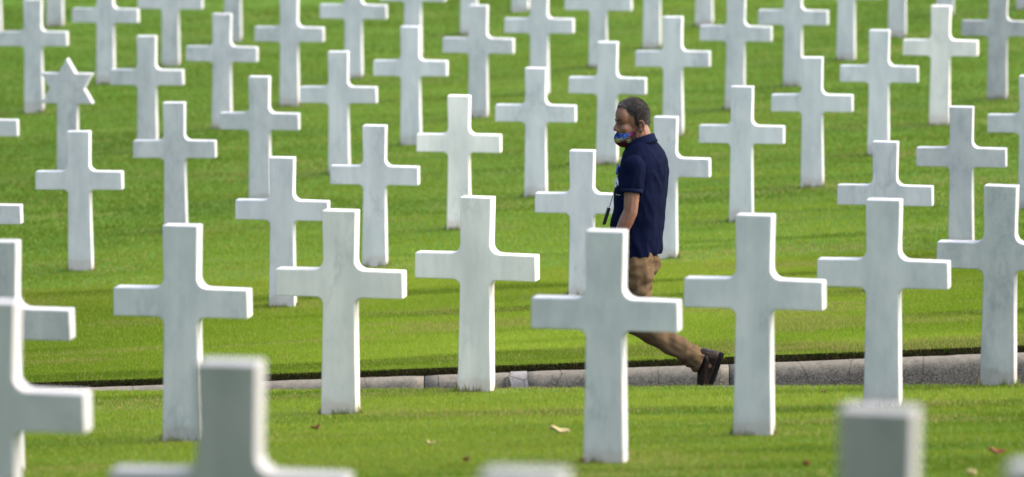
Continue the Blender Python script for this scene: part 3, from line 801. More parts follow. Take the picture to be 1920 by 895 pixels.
for s in (-1, 1):   # ears
    rot = HR @ Matrix.Rotation(R(18 * s), 3, 'Z')
    c = hl(.020, .077 * s, -.030)
    for k in range(10):
        a0 = math.radians(-70 + 26 * k); a1 = a0 + math.radians(26)
        q = lambda a: c + rot @ Vector((.015 * math.cos(a) * -1 + .004, .004 * s, .030 * math.sin(a)))
        qq = lambda a: c + rot @ Vector((.0155 * math.sin(a), .006 * s, .029 * math.cos(a)))
        if k < 9: cap(bm, qq(a0 + .6), qq(a1 + .6), .0048, .0048)
    ell(bm, c + rot @ Vector((0, -.001 * s, 0)), (.014, .004, .026), rot)
    ell(bm, c + rot @ Vector((-.003, .004 * s, -.027)), (.009, .005, .009), rot)
# arms and hands
def arm(sh, el, wr, side, curl):
    chain(bm, [sh, (sh + el) / 2, el], [.054, .046, .040]); chain(bm, [el, el.lerp(wr, .3), wr], [.040, .041, .027])
    d = (wr - el).normalized(); lat = Vector((0, 1, 0)).cross(d).normalized()      # in-plane across the hand
    # palm
    pal = d * .075
    fw = FWD * .9
    acr = (fw - d * fw.dot(d)).normalized()          # from little finger to index
    inn = d.cross(acr).normalized() * (1 if side > 0 else -1)
    if inn.dot(-LEFT * side) < 0: inn = -inn          # palm faces the body
    for k in (-1.2, -.4, .4, 1.2): cap(bm, wr + acr * (.010 * k), wr + pal + acr * (.019 * k), .017, .0125)
    lens = [.062, .074, .080, .072]
    for k, ln in zip((-1.35, -.45, .45, 1.35), lens):
        p = wr + pal + acr * (.0195 * k); dd = d.copy(); r = .0095
        for seg, fr in enumerate((.45, .32, .23)):
            dd = (dd + inn * curl * (.45 + .3 * seg)).normalized(); q2 = p + dd * ln * fr
            cap(bm, p, q2, r, r * .92); p = q2; r *= .92
    p = wr + d * .022 + acr * .020
    for fr, ax in ((.040, acr * .9 + d * .75 + inn * .25), (.030, d * .95 + acr * .35 + inn * .45), (.026, d + inn * .5)):
        q2 = p + ax.normalized() * fr; cap(bm, p, q2, .0125, .0105); p = q2
arm(shL, elL, wrL, 1, .45); arm(shR, elR, wrR, -1, .45)
# legs
for hp, kn, an, heel, toe in ((hpL, knL, anL, L(1338, 674, -.09), L(1326, 714, -.09)), (hpR, knR, anR, L(1150, 716, .05), L(1118, 720, .15))):
    chain(bm, [hp, hp.lerp(kn, .5), kn], [.075, .064, .050]); chain(bm, [kn, kn.lerp(an, .35), an], [.048, .048, .030])
    chain(bm, [an, heel], [.030, .022]); chain(bm, [an, toe], [.030, .022])
body = fuse(bm, 'person', .0042, 2)
man = link('person', body, SKIN, smooth=True)
man.location = (foot[0], foot[1], MANZ)
print('man z offset', foot[2] - MANZ)
tag(man, "man walking left in navy polo shirt, khaki trousers and a colourful face mask", 'person')

faceT = None
_b = bmesh.new(); _b.from_mesh(body); faceT = BVHTree.FromBMesh(_b); _b.free()
def snap(p, off):
    h_ = faceT.find_nearest(p)
    return h_[0] + h_[1] * off

# ---- hair: close-cropped cap following the skull
def hairline(p):
    q = HR.inverted() @ (p - HC)
    x, y, z = q
    pts_ = [(-.12, .104), (-.080, .094), (-.050, .076), (-.029, .050), (-.012, .024), (-.004, -.010), (.004, -.030), (.010, -.012), (.036, -.004), (.044, -.030), (.056, -.062), (.13, -.070)]
    for (x0_, z0_), (x1_, z1_) in zip(pts_[:-1], pts_[1:]):
        if x0_ <= x < x1_:
            return z > z0_ + (z1_ - z0_) * (x - x0_) / (x1_ - x0_) + .004 * mnoise.noise(Vector((x * 140, y * 140, z * 140)))
    return x >= .13
bm = bmesh.new()
ell(bm, hl(.008, 0, .024), (.0935, .0775, .0955), None, 5); ell(bm, hl(-.045, 0, .029), (.0475, .0620, .0700), None, 5)
cap(bm, hl(.045, 0, -.02), hl(.040, 0, -.062), .060, .050)
hm = fuse(bm, 'hair', .0035, 2, disp=lambda p: .0022 * mnoise.noise(p * 130) + .0018 * mnoise.noise(p * 45), keep=hairline)
hair = link('hair', hm, HAIR, man, True)
b2 = bmesh.new(); b2.from_mesh(hm)
bmesh.ops.solidify(b2, geom=b2.faces[:], thickness=.0035)
# short bristles breaking up the outline
fl = [f for f in b2.faces if hairline(f.calc_center_median()) and (f.calc_center_median() - hl(.0, 0, .02)).dot(f.normal) > 0]
random.shuffle(fl)
comb = HR @ Vector((-.5, 0, -.8))
for f in fl[:9000]:
    c = f.calc_center_median(); tg = comb - f.normal * comb.dot(f.normal)
    nn_ = (tg * .9 + f.normal * random.uniform(.25, .8) + Vector((random.uniform(-.4, .4), random.uniform(-.4, .4), random.uniform(-.3, .3)))).normalized()
    tx = nn_.orthogonal().normalized() * .0010
    b2.faces.new([b2.verts.new(c - tx), b2.verts.new(c + tx), b2.verts.new(c + nn_ * random.uniform(.006, .012))])
for f in fl:
    c = f.calc_center_median(); q = HR.inverted() @ (c - HC)
    if q.x < .03 and not hairline(c + HR @ Vector((-.010, 0, -.012))):      # strands thinning out past the hairline
        for k in range(3):
            r_ = snap(c + HR @ Vector((random.uniform(-.012, .002), random.uniform(-.003, .003), random.uniform(-.012, .0))), .0008)
            e_ = snap(r_ + HR @ Vector((random.uniform(-.006, -.001), random.uniform(-.002, .002), random.uniform(-.007, -.002))), .0020)
            tx = HR @ Vector((.0006, 0, -.0004)); b2.faces.new([b2.verts.new(r_ - tx), b2.verts.new(r_ + tx), b2.verts.new(e_)])
b2.to_mesh(hm); b2.free()

# ---- eyes, brows
EYE, tE, bE = new_mat('eye', .2, .5)
tcE = tE.nodes.new('ShaderNodeTexCoord')
grd = tE.nodes.new('ShaderNodeVectorMath'); grd.operation = 'DISTANCE'; tE.links.new(tcE.outputs['Object'], grd.inputs[0]); grd.inputs[1].default_value = (0, 0, 0)
tE.links.new(ramp(tE, grd.outputs['Value'], [(.005, (.008, .005, .004)), (.0062, (.015, .01, .008)), (.0075, (.16, .12, .10))]).outputs[0], bE.inputs['Base Color'])
LID = plain('eyelid_skin', (.085, .038, .024), .6); LASH = plain('lashes', (.01, .007, .006), .7)
def face_line(name, pl, r, mat, off=0.0):
    P_ = [snap(hl(*q), off) for q in pl]; bm_ = bmesh.new(); chain(bm_, P_, [r * (.55 + .45 * math.sin(math.pi * i / (len(P_) - 1))) for i in range(len(P_))])
    me_ = fuse(bm_, name, .0009, 1); link(name, me_, mat, man, True)
for s in (-1, 1):
    c_ = snap(hl(-.085, .032 * s, -.0145), .0)
    bm = bmesh.new(); ell(bm, Vector((0, 0, 0)), (.0035, .0115, .0040), None, 3)
    me = bpy.data.meshes.new('eye'); bm.to_mesh(me); bm.free()
    nrm_ = faceT.find_nearest(c_)[1]; fx = (HR.inverted() @ -nrm_); yaw_ = math.atan2(fx.y, fx.x)
    e = link('eye', me, EYE, man, True); e.location = c_; e.rotation_euler = (HR @ Matrix.Rotation(yaw_, 3, 'Z')).to_euler()
    ys_ = [(.0195 + .0032 * k) for k in range(9)]
    face_line('eyelid', [(-.09, y_ * s, -.0105 + .0018 * math.sin(math.pi * i / 8) - .0012 * i / 8) for i, y_ in enumerate(ys_)], .0019, LASH, .0002)
    face_line('lid_crease', [(-.09, y_ * s, -.0065 + .0022 * math.sin(math.pi * i / 8) - .0015 * i / 8) for i, y_ in enumerate(ys_)], .0016, LID, -.0004)
    face_line('lower_lid', [(-.09, y_ * s, -.0190 - .0012 * math.sin(math.pi * i / 8)) for i, y_ in enumerate(ys_)], .0014, LID, -.0004)
    face_line('eye_bag_crease', [(-.09, y_ * s, -.0275 - .0022 * math.sin(math.pi * i / 8) + .001 * i / 8) for i, y_ in enumerate(ys_)], .0014, LID, -.0007)
    bm = bmesh.new()
    for k in range(170):
        u = random.random(); yy_ = (.010 + .040 * u) * s; zz_ = .0075 + .0055 * math.sin(u * 2.4) + random.uniform(-.0035, .0035) * (1 - .4 * u)
        a = snap(hl(-.0945 + .010 * u, yy_, zz_), .0006); b_ = snap(a + HR @ Vector((0, .007 * s, random.uniform(-.0015, .003))), .0018)
        tx = HR @ Vector((0, 0, .0006)); bm.faces.new([bm.verts.new(a - tx), bm.verts.new(a + tx), bm.verts.new(b_)])
    me = bpy.data.meshes.new('brow'); bm.to_mesh(me); bm.free(); link('eyebrow', me, TR, man)
face_line('forehead_crease', [(-.1, -.045 + .009 * i, .040 + .002 * math.sin(i)) for i in range(9)], .0012, LID, -.0006)
face_line('forehead_crease', [(-.1, -.040 + .009 * i, .054 + .002 * math.sin(i + 1)) for i in range(8)], .0011, LID, -.0006)

# ---- face mask
def mask_mat():
    m, t, b = new_mat('printed_mask_cloth', .8, .15)
    tc = t.nodes.new('ShaderNodeTexCoord'); p = tc.outputs['Object']
    sep = t.nodes.new('ShaderNodeSeparateXYZ'); t.links.new(p, sep.inputs[0])
    def lin(ax, az, k, ns, amp):
        a = N(t, 'ShaderNodeMath', operation='MULTIPLY_ADD'); t.links.new(sep.outputs[0], a.inputs[0]); a.inputs[1].default_value = ax
        c_ = N(t, 'ShaderNodeMath', operation='MULTIPLY_ADD'); t.links.new(sep.outputs[2], c_.inputs[0]); c_.inputs[1].default_value = az; t.links.new(a.outputs[0], c_.inputs[2]); a.inputs[2].default_value = k
        d_ = N(t, 'ShaderNodeMath', operation='MULTIPLY_ADD'); t.links.new(noise_n(t, p, ns, 3, .6), d_.inputs[0]); d_.inputs[1].default_value = amp; t.links.new(c_.outputs[0], d_.inputs[2])
        return d_.outputs[0]
    nb = noise_n(t, p, 62, 3, .6)
    blue = ramp(t, nb, [(.38, (.005, .010, .06)), (.52, (.008, .030, .17)), (.64, (.02, .09, .30)), (.74, (.14, .24, .36))]).outputs[0]
    nyel = noise_n(t, p, 48, 2, .6)
    low = ramp(t, nyel, [(.36, (.012, .08, .20)), (.44, (.05, .14, .06)), (.52, (.38, .25, .03)), (.60, (.38, .38, .33)), (.70, (.03, .11, .3))]).outputs[0]
    f1 = ramp(t, lin(.0, 1, .086, 60, .02), [(.0, (1, 1, 1)), (.016, (0, 0, 0))]).outputs[0]
    c = mixc(t, f1, blue, low)
    # red wedge then navy towards the ear
    f2 = ramp(t, lin(1, -1.4, -.056, 40, .006), [(-.0, (0, 0, 0)), (.004, (1, 1, 1))]).outputs[0]
    red = ramp(t, nb, [(.4, (.06, .003, .004)), (.6, (.20, .008, .010))]).outputs[0]
    c = mixc(t, f2, c, red)
    f3 = ramp(t, lin(1, -1.4, -.066, 40, .004), [(-.0, (0, 0, 0)), (.004, (1, 1, 1))]).outputs[0]
    c = mixc(t, f3, c, ramp(t, nb, [(.45, (.006, .006, .014)), (.65, (.05, .006, .012))]).outputs[0])
    f4 = ramp(t, lin(0.25, 1, .138, 30, .004), [(.0, (1, 1, 1)), (.005, (0, 0, 0))]).outputs[0]
    c = mixc(t, f4, c, (.06, .005, .009))
    t.links.new(c, b.inputs['Base Color']); bump(t, b, noise_n(t, p, 500, 2), .3, .001)
    return m
bm = bmesh.new()
bmesh.ops.create_uvsphere(bm, u_segments=64, v_segments=48, radius=1)
MC = Vector((-.028, 0, -.094)); MR = (.083, .067, .056)
for v in bm.verts:
    n_ = v.co.copy()
    q = Vector((MC.x + n_.x * MR[0], MC.y + n_.y * MR[1], MC.z + n_.z * MR[2]))
    q.x -= .006 * max(0, 1 - abs(q.y) / .02) * max(0, -n_.x)        # centre seam ridge
    v.co = q
def mkeep(q):
    top = -.053 + .012 * min(1, abs(q.y) / .05) - max(0, q.x + .035) * .9
    return q.z < top and q.x < .016 - max(0, -.09 - q.z) * .3
bmesh.ops.delete(bm, geom=[v for v in bm.verts if not mkeep(v.co)], context='VERTS')
bmesh.ops.solidify(bm, geom=bm.faces[:], thickness=.0025)
me = bpy.data.meshes.new('face_mask'); bm.to_mesh(me); bm.free()
mask = link('face_mask', me, mask_mat(), man, True); mask.location = HC; mask.rotation_euler = HR.to_euler()
# ear loops
for s in (-1, 1):
    bm = bmesh.new(); a = Vector((-.010, .063 * s, -.062)); b_ = Vector((.022, .079 * s, .002)); c_ = Vector((.038, .076 * s, -.03)); d_ = Vector((.026, .074 * s, -.062)); e_ = Vector((-.002, .058 * s, -.110))
    chain(bm, [a, b_, c_, d_, e_], [.0022] * 5)
    me = bpy.data.meshes.new('loops'); bm.to_mesh(me); bm.free(); link('ear_loop', me, BLK, mask, True)
# round seal printed on the side of the mask
def disc(name, r, stops, mat_name, parent, loc, normal, radial_noise=0):
    m, t, b = new_mat(mat_name, .7, .2)
    tc = t.nodes.new('ShaderNodeTexCoord')
    ln = t.nodes.new('ShaderNodeVectorMath'); ln.operation = 'LENGTH'; t.links.new(tc.outputs['Object'], ln.inputs[0])
    dv = N(t, 'ShaderNodeMath', operation='DIVIDE'); t.links.new(ln.outputs['Value'], dv.inputs[0]); dv.inputs[1].default_value = r
    if radial_noise:
        ad = N(t, 'ShaderNodeMath', operation='MULTIPLY_ADD'); t.links.new(noise_n(t, tc.outputs['Object'], 2.2 / r, 3), ad.inputs[0]); ad.inputs[1].default_value = radial_noise; t.links.new(dv.outputs[0], ad.inputs[2]); src = ad.outputs[0]
    else: src = dv.outputs[0]
    rp = ramp(t, src, stops); rp.color_ramp.interpolation = 'CONSTANT'
    t.links.new(rp.outputs[0], b.inputs['Base Color'])
    bm_ = bmesh.new(); bmesh.ops.create_cone(bm_, cap_ends=True, segments=40, radius1=r, radius2=r, depth=.002)
    me_ = bpy.data.meshes.new(name); bm_.to_mesh(me_); bm_.free()
    o_ = link(name, me_, m, parent); o_.location = loc; o_.rotation_euler = normal.to_track_quat('Z', 'Y').to_euler()
    return o_
sn = Vector((-.38, -.92, -.10)).normalized()
def on_mask(x, z):
    k = 1 - ((x - MC.x) / MR[0]) ** 2 - ((z - MC.z) / MR[2]) ** 2
    return Vector((x, -MR[1] * math.sqrt(max(0, k)) - .001, z))
sp = on_mask(-.058, -.099)
disc('printed_seal', .0165, [(0, (.30, .30, .16)), (.36, (.015, .025, .02)), (.52, (.25, .30, .22)), (.66, (.02, .02, .02)), (1.0, (.36, .33, .22)), (1.16, (.10, .09, .04))], 'seal_print', mask, sp, sn, .45)

# ---- polo shirt
def folds(p):
    q = p - chest
    d = .005 * mnoise.noise(Vector((p.x * 9, p.y * 9, p.z * 3.2)))
    d += .004 * (1 - abs(mnoise.noise(Vector((p.x * 16 + p.z * 7, p.y * 12, p.z * 5 - p.x * 3)))) * 3.2) * (1 if q.z < .02 else .4)
    d += .0025 * mnoise.noise(Vector((p.x * 22 + p.z * 12, p.y * 22, p.z * 9 - p.x * 8)))
    # drag folds fanning from the armpit and along the belly
    t_ = (p - L(1200, 318, -.15)); r_ = t_.length; an_ = math.atan2(t_.z, t_.x)
    d += .0028 * math.sin(an_ * 4 + 2.5 * mnoise.noise(p * 6)) * math.exp(-((r_ - .16) / .08) ** 2) * (1 if p.z < L(0, 335).z else .4)
    u_ = max(0, min(1, (L(0, 440).z - p.z) / .12))
    d += .0035 * u_ * math.sin(math.atan2(q.y, q.x) * 7 + 2 * mnoise.noise(p * 4))
    return d
bm = bmesh.new(); torso(bm, .004, 474, 262)
slv_end = shL.lerp(elL, .53); slv_endR = shR.lerp(elR, .53)
for sh, se in ((shL, slv_end), (shR, slv_endR)):
    inn = chest.lerp(sh, .6); inn.z = sh.z - .01
    cap(bm, inn, sh, .07, .064); cap(bm, sh, se, .066, .060)
shirt_me = fuse(bm, 'polo_shirt', .006, 5, disp=folds)
b2 = bmesh.new(); b2.from_mesh(shirt_me)      # trim sleeve ends flat so that the arms come out of open cuffs
for sh, se, el in ((shL, slv_end, elL), (shR, slv_endR, elR)):
    d = (el - sh).normalized()
    sg = 1 if sh is shL else -1
    kill = [v for v in b2.verts if (v.co - se).dot(d) > .006 and (v.co - se).length < .070 and sg * (v.co - L(1203, 350)).dot(LEFT) > .197]
    bmesh.ops.delete(b2, geom=kill, context='VERTS')
hz = L(0, 475).z
for v in b2.verts:
    if v.co.z < hz: v.co.z = hz - .1 * (hz - v.co.z)
b2.to_mesh(shirt_me); b2.free()
shirt = link('polo_shirt', shirt_me, NAVY, man, True)
# ribbed cuffs
def band(name, c, d, r_in, th, w_, mat, parent, squash=None, n=40, wob=.0015, tilt=None):
    d = d.normalized(); a = d.orthogonal().normalized(); b_ = d.cross(a)
    prof = [(r_in, -w_ / 2), (r_in + th, -w_ / 2), (r_in + th * 1.15, 0), (r_in + th, w_ / 2), (r_in, w_ / 2)]
    bm_ = bmesh.new(); rings = []
    for i in range(n):
        an_ = 2 * math.pi * i / n
        rv = a * math.cos(an_) + b_ * math.sin(an_)
        if squash is not None: rv = rv - squash[0] * rv.dot(squash[0]) * (1 - squash[1])
        rings.append([bm_.verts.new(c + rv * (r_ + wob * math.sin(an_ * 3)) + d * h_) for r_, h_ in prof])
    for i in range(n):
        r0, r1 = rings[i], rings[(i + 1) % n]
        for j in range(5): bm_.faces.new((r0[j], r0[(j + 1) % 5], r1[(j + 1) % 5], r1[j]))
    bmesh.ops.recalc_face_normals(bm_, faces=bm_.faces)
    me_ = bpy.data.meshes.new(name); bm_.to_mesh(me_); bm_.free()
    return link(name, me_, mat, parent, True)
for sh, se, el in ((shL, slv_end, elL), (shR, slv_endR, elR)):
    band('sleeve_cuff', se + (el - sh).normalized() * .004, el - sh, .0535, .0065, .022, NAVY2, shirt)
# collar: folded band round the neck, higher at the nape
bm = bmesh.new(); n = 44; rings = []
cc_ = L(1199, 263)
for i in range(n + 1):
    an_ = R(24) + (2 * math.pi - R(48)) * i / n           # gap at the throat
    rv = FWD * math.cos(an_) + LEFT * math.sin(an_)
    back = -math.cos(an_)
    ax = (.062 + .004 * back); top_z = .020 + .026 * back; fall = .040 + .004 * abs(math.sin(an_)) + .012 * max(0, -back)
    c1 = cc_ + FWD * (-.004); st_ = rv * ax
    ring = []
    for k, (dr, dz) in enumerate([(0.0, top_z - .04), (0.0, top_z), (.004, top_z + .004), (.009, top_z), (.019, top_z - fall * .6), (.030, top_z - fall), (.026, top_z - fall - .001), (.008, top_z - fall * .5), (.004, top_z - .04)]):
        ring.append(bm.verts.new(c1 + rv * (ax + dr) + UP * dz))
    rings.append(ring)
for r0, r1 in zip(rings[:-1], rings[1:]):
    for j in range(9): bm.faces.new((r0[j], r0[(j + 1) % 9], r1[(j + 1) % 9], r1[j]))
bm.faces.new(rings[0]); bm.faces.new(rings[-1][::-1])
bmesh.ops.recalc_face_normals(bm, faces=bm.faces)
me = bpy.data.meshes.new('collar'); bm.to_mesh(me); bm.free(); link('collar', me, NAVY2, shirt, True)
# surfaces for stitching and badges
def bvh_of(me):
    b_ = bmesh.new(); b_.from_mesh(me); tr = BVHTree.FromBMesh(b_); b_.free(); return tr
sb = bvh_of(shirt_me)
def stitch(name, tree, pl, r, mat, parent, off=.001, dirn=Vector((0, 1, 0))):
    runs = [[]]
    for a, b_ in zip(pl[:-1], pl[1:]):
        m_ = max(2, int(math.hypot(b_[0] - a[0], b_[1] - a[1]) / 3))
        for i in range(m_ + (1 if b_ is pl[-1] else 0)):
            u = i / m_; o_ = L(a[0] + (b_[0] - a[0]) * u, a[1] + (b_[1] - a[1]) * u, -.5)
            h_ = tree.ray_cast(o_, dirn)
            if h_[0] is not None:
                q = h_[0] - dirn * off
                if runs[-1] and (q - runs[-1][-1]).length > .04: runs.append([])
                if not runs[-1] or (q - runs[-1][-1]).length > 1e-5: runs[-1].append(q)
    for P_ in runs:
        if len(P_) < 2: continue
        bm_ = bmesh.new(); n_ = 6; rg = []
        for i, p in enumerate(P_):
            t_ = (P_[min(i + 1, len(P_) - 1)] - P_[max(i - 1, 0)]).normalized(); a_ = t_.orthogonal().normalized(); c_ = t_.cross(a_)
            rg.append([bm_.verts.new(p + (a_ * math.cos(2 * math.pi * k / n_) + c_ * math.sin(2 * math.pi * k / n_)) * r) for k in range(n_)])
        for r0, r1 in zip(rg[:-1], rg[1:]):
            for k in range(n_): bm_.faces.new((r0[k], r0[(k + 1) % n_], r1[(k + 1) % n_], r1[k]))
        bm_.faces.new(rg[0][::-1]); bm_.faces.new(rg[-1])
        me_ = bpy.data.meshes.new(name); bm_.to_mesh(me_); bm_.free(); link(name, me_, mat, parent, True)
stitch('hem_seam', sb, [(1150, 466), (1190, 468.5), (1237, 467.5)], .0013, NAVY2, shirt)
stitch('armhole_seam', sb, [(1204, 278), (1212, 300), (1214, 322), (1207, 345)], .0013, NAVY2, shirt)
# embroidered round badge on the left breast
def torso_pt(y, phi, out=.0):
    ys_ = [s[0] for s in TS][::-1]; f_ = lambda k: float(np.interp(y, ys_, [s[k] for s in TS][::-1]))
    c_ = L(f_(1), y); a, b_ = f_(2) + .004 + out, f_(3) + .004 + out
    e = .88; cs, sn_ = math.cos(phi), math.sin(phi)
    p = c_ + FWD * a * abs(cs) ** e + LEFT * b_ * abs(sn_) ** e
    nrm = (FWD * cs / a + LEFT * sn_ / b_).normalized(); return p, nrm
p, nrm = torso_pt(338, R(44), .005)
h_ = sb.find_nearest(p)
if h_[0] is not None: p = h_[0] + nrm * .002; 
disc('breast_emblem', .036, [(0, (.30, .05, .05)), (.22, (.06, .10, .30)), (.42, (.62, .62, .64)), (.72, (.10, .12, .2)), (.78, (.68, .68, .70)), (.97, (.3, .3, .35))], 'embroidery', shirt, p, (nrm + Vector((.0, -.10, 0))).normalized(), .3)
YEL = plain('yellow_thread', (.45, .40, .12), .7)
stitch('embroidered_lettering', sb, [(1153, 352), (1155, 352.4)], .0022, YEL, shirt)
stitch('embroidered_lettering', sb, [(1157, 352.6), (1160, 352)], .0022, YEL, shirt)

# ---- trousers
def tfold(p):
    d = .004 * mnoise.noise(Vector((p.x * 10, p.y * 10, p.z * 10))) + .008 * (.5 - 2.2 * abs(mnoise.noise(Vector((p.x * 9 + p.z * 9, p.y * 9, p.z * 13 - p.x * 4)))))
    d += .008 * math.sin((p.z * 60 + p.x * 38 + 5 * mnoise.noise(p * 6))) * (.35 + .65 * abs(mnoise.noise(p * 5 + Vector((3, 3, 3)))))
    k = math.exp(-((p - L(1296, 668, -.09)).length / .075) ** 2)
    a_ = (anL - knL).normalized(); d += .007 * k * math.sin((p - knL).dot(a_) * 120 + 2.5 * mnoise.noise(p * 14))
    k = math.exp(-((p - L(1205, 545, -.12)).length / .09) ** 2)
    d += .006 * k * math.sin(p.z * 95 - p.x * 60 + 3 * mnoise.noise(p * 8))
    return d
bm = bmesh.new()
loft(bm, [(L(1190, 508), .100, .160, FWD, LEFT), (L(1191, 488), .104, .160, FWD, LEFT), (L(1193, 470), .098, .152, FWD, LEFT), (L(1194, 452), .092, .146, FWD, LEFT)])
for s, hp in ((1, hpL), (-1, hpR)):
    ell(bm, L(1204, 492) + LEFT * (.065 * s), (.078, .080, .085))
thL = knL.lerp(hpL, .5) + Vector((.010, 0, 0))
chain(bm, [hpL + Vector((-.01, 0, -.03)), thL, knL], [.100, .088, .073]); chain(bm, [knL, knL.lerp(anL, .45), anL.lerp(knL, .10)], [.073, .066, .062])
cap(bm, anL.lerp(knL, .10), anL.lerp(knL, .02), .062, .064)
chain(bm, [hpR + Vector((-.01, 0, -.03)), hpR.lerp(knR, .5), knR], [.100, .085, .070]); chain(bm, [knR, knR.lerp(anR, .5), anR + Vector((.004, 0, .01))], [.068, .060, .058])
tr_me = fuse(bm, 'trousers', .006, 4, disp=tfold)
d_ = (anL - knL).normalized()
b2 = bmesh.new(); b2.from_mesh(tr_me)
def cut(bm_, co, no, test):
    fs = [f_ for f_ in bm_.faces if test(f_.calc_center_median())]
    g_ = list({e for f_ in fs for e in f_.edges}) + list({v for f_ in fs for v in f_.verts}) + fs
    bmesh.ops.bisect_plane(bm_, geom=g_, plane_co=co, plane_no=no, clear_outer=True)
cut(b2, anL - d_ * .004, (d_ + Vector((.16, 0, .10))).normalized(), lambda c: c.x > .15)
cut(b2, L(1150, 714), Vector((0, 0, -1)), lambda c: c.x < .1 and c.z < .12)
b2.to_mesh(tr_me); b2.free()
trs = link('trousers', tr_me, KHAKI, man, True)
md = trs.modifiers.new('cloth', 'SOLIDIFY'); md.thickness = .004; md.offset = 0
KH2 = cloth_mat('khaki_seam', (.04, .026, .015), (.06, .04, .022), 500)
KH3 = cloth_mat('khaki_light_seam', (.17, .12, .075), (.20, .145, .09), 500)
tb = bvh_of(tr_me)
stitch('pocket_seam', tb, [(1206, 493), (1207, 505), (1212, 512), (1220, 515), (1228, 505), (1233, 490)], .0016, KH2, trs)
stitch('pocket_seam', tb, [(1206, 491), (1220, 489.5), (1235, 488)], .0020, KH3, trs)
stitch('side_seam', tb, [(1200, 482), (1203, 500), (1212, 518), (1219, 528)], .0014, KH2, trs)
stitch('knee_pocket_seam', tb, [(1180, 531), (1200, 533), (1199, 545)], .0018, KH2, trs)

# ---- boots
def boot(an, heel, ball, toe, up, lat, colr, lace_side):
    """an ankle centre, heel = back of sole, ball, toe tip on the sole plane; up = sole normal"""
    bm_ = bmesh.new()
    f = (ball - heel).normalized()
    hc = heel + f * .038 + up * .045
    cap(bm_, hc, heel + f * .05 + up * .10, .040, .046)
    cap(bm_, hc - up * .008, ball + up * .036 - f * .01, .036, .040, (lat, 1.05))
    cap(bm_, heel + f * .055 + up * .095, ball + up * .050 - f * .045, .044, .039)
    cap(bm_, heel + f * .058 + up * .10, an, .040, .045)
    tf = (toe - ball).normalized()
    if heel.x > .3: cap(bm_, L(1320, 672, -.09), L(1318, 720, -.09), .041, .037)
    cap(bm_, ball + up * .034, toe - tf * .03 + UP * .028, .040, .030, (lat, 1.1))
    me_ = fuse(bm_, 'boot', .004, 4, disp=lambda p: .0016 * mnoise.noise(p * 40))
    o_ = link('boot', me_, LEATHER, man, True)
    # sole: outline swept along heel-ball-toe
    bm_ = bmesh.new(); rings = []
    path = [(heel, f, .026), (heel + f * .03, f, .037), (heel + f * .08, f, .036), (ball - f * .03, f, .041), (ball, (f + tf).normalized(), .045), (ball.lerp(toe, .5), tf, .042), (toe - tf * .012, tf, .028), (toe, tf, .012)]
    for c_, ff, hw in path:
        u2 = (up - ff * up.dot(ff)).normalized() if ff is f or ff is path[4][1] else lat.cross(ff).normalized()
        if u2.dot(UP if ff is tf else up) < 0: u2 = -u2
        rings.append([bm_.verts.new(c_ + lat * (sx * hw) + u2 * sz) for sx, sz in ((-.94, 0), (.94, 0), (1.03, .010), (1.0, .026), (-1.0, .026), (-1.03, .010))])
    for r0, r1 in zip(rings[:-1], rings[1:]):
        for j in range(6): bm_.faces.new((r0[j], r0[(j + 1) % 6], r1[(j + 1) % 6], r1[j]))
    bm_.faces.new(rings[0][::-1]); bm_.faces.new(rings[-1]); bmesh.ops.recalc_face_normals(bm_, faces=bm_.faces)
    bmesh.ops.bevel(bm_, geom=[e for e in bm_.edges], offset=.002, segments=1, affect='EDGES')
    me_ = bpy.data.meshes.new('sole'); bm_.to_mesh(me_); bm_.free(); link('sole', me_, RUB, o_, True)
    # padded collar ring
    band('ankle_collar', an, (an - (heel + f * .058 + up * .10)), .034, .009, .022, DARKC, o_)
    # laces across the tongue, one lace: crossings, hanging end and loose loop are one string
    pth = []
    for k in range(5):
        c_ = (heel + f * .055 + up * .095).lerp(ball + up * .048 - f * .045, .85 - k * .17)
        n_ = (up * .8 + f * .6).normalized(); sg = 1 if k % 2 else -1
        pth += [c_ + n_ * .037 - lat * (.018 * sg), c_ + n_ * .040, c_ + n_ * .037 + lat * (.018 * sg)]
    for k in range(11):
        a_ = 2 * math.pi * k / 10; pth.append(an + up * .030 + Vector((.014 * math.cos(a_) + .004, -.02, .011 * math.sin(a_) + .012)))
    c_ = an + f * .044
    for k in range(12): pth.append(c_ + (-up) * (.012 * k) * .6 + f * (.012 * math.sin(k * .5)) + lat * .004 * math.sin(k) - UP * .004 * k)
    bm_ = bmesh.new()
    chain(bm_, pth, [.0020] * len(pth))
    me_ = fuse(bm_, 'bootlace', .0011, 0); link('bootlace', me_, BLK, o_, True)
    return o_, f
LATB = Vector((0, 1, 0))
heelL = L(1357, 658, -.09); ballL = L(1331, 731, -.09); toeL = L(1300, 738, -.09)
upL = Vector((-(ballL - heelL).z, 0, (ballL - heelL).x)).normalized()
if upL.x > 0: upL = -upL
bl, f = boot(L(1322, 664, -.09), heelL, ballL, toeL, upL, LATB, LEATHER, 1)
pc = heelL + f * .085 + upL * .055 + Vector((0, -.0425, 0))
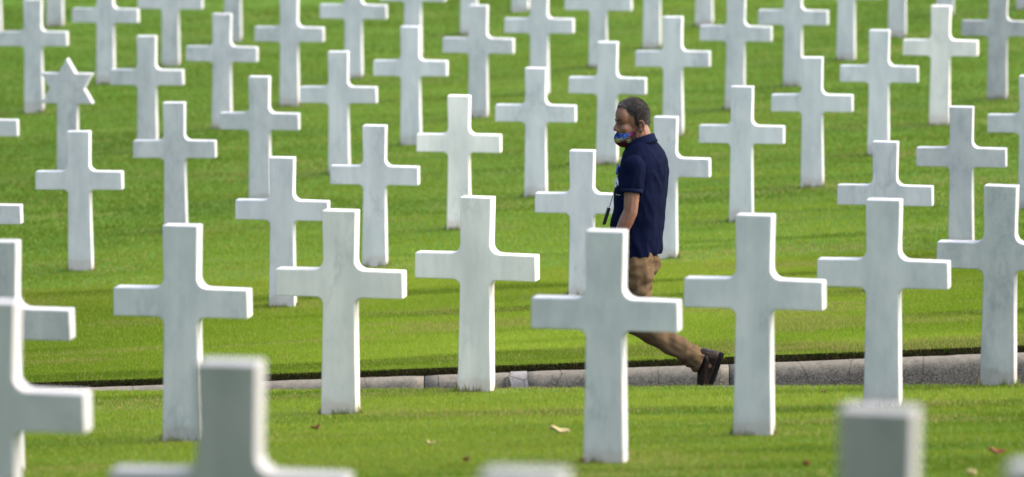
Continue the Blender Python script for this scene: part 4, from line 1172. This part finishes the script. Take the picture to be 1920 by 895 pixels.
disc('ankle_logo', .0125, [(0, (.03, .016, .01)), (.35, (.16, .09, .06)), (.6, (.03, .016, .01)), (.82, (.14, .08, .05)), (.97, (.03, .02, .01))], 'stamped_leather', bl, pc, Vector((0, -1, 0)), .3)
heelR = L(1163, 727, .00); ballR = L(1124, 727, .13); toeR = L(1110, 724, .20)
boot(L(1143, 696, .075), heelR, ballR, toeR, UP, Vector((.81, .58, 0)), LEATHER, 1)

# ---- badge on a lanyard (hangs free from the neck)
root = bpy.data.objects.new('lanyard_badge', None); COL.objects.link(root); root.location = man.location; root.empty_display_size = .05
tag(root, "black badge holder on a thin cord swinging before the man's belly", 'badge')
bm = bmesh.new()
a, b_ = L(1141.5, 385, -.02), L(1131.5, 417, -.02)
d = (b_ - a).normalized(); wd = Vector((0, 1, 0)); tk = d.cross(wd).normalized()
mid = (a + b_) / 2; ln = (b_ - a).length / 2
M = Matrix((wd * .036, d * ln, tk * .009)).transposed().to_4x4(); M.translation = mid
bmesh.ops.create_cube(bm, size=2, matrix=M)
bmesh.ops.bevel(bm, geom=bm.edges[:], offset=.003, segments=2, affect='EDGES')
me = bpy.data.meshes.new('holder'); bm.to_mesh(me); bm.free(); link('badge_holder', me, BLK, root)
bm = bmesh.new()
lp = [torso_pt(283, R(14), .006)[0], torso_pt(300, R(10), .010)[0], torso_pt(318, R(8), .012)[0], torso_pt(345, R(8), .014)[0], L(1149, 362, -.02), L(1142, 384, -.02)]
lp2 = [L(1186, 268, .06) , torso_pt(283, R(-16), .006)[0], torso_pt(310, R(-8), .012)[0], torso_pt(345, R(4), .014)[0]]
chain(bm, lp, [.0022] * len(lp)); chain(bm, lp2, [.0022] * 4)
me = bpy.data.meshes.new('cord'); bm.to_mesh(me); bm.free(); link('cord', me, plain('navy_cord', (.01, .012, .03), .6), root, True)
BLU = plain('blue_clip', (.01, .05, .42), .4)
bm = bmesh.new(); cap(bm, torso_pt(309, R(34), .008)[0], torso_pt(321, R(34), .010)[0], .009, .006)
cap(bm, torso_pt(305, R(31), .012)[0], torso_pt(311, R(34), .012)[0], .006, .006)
me = bpy.data.meshes.new('clip'); bm.to_mesh(me); bm.free(); link('clip', me, BLU, root, True)
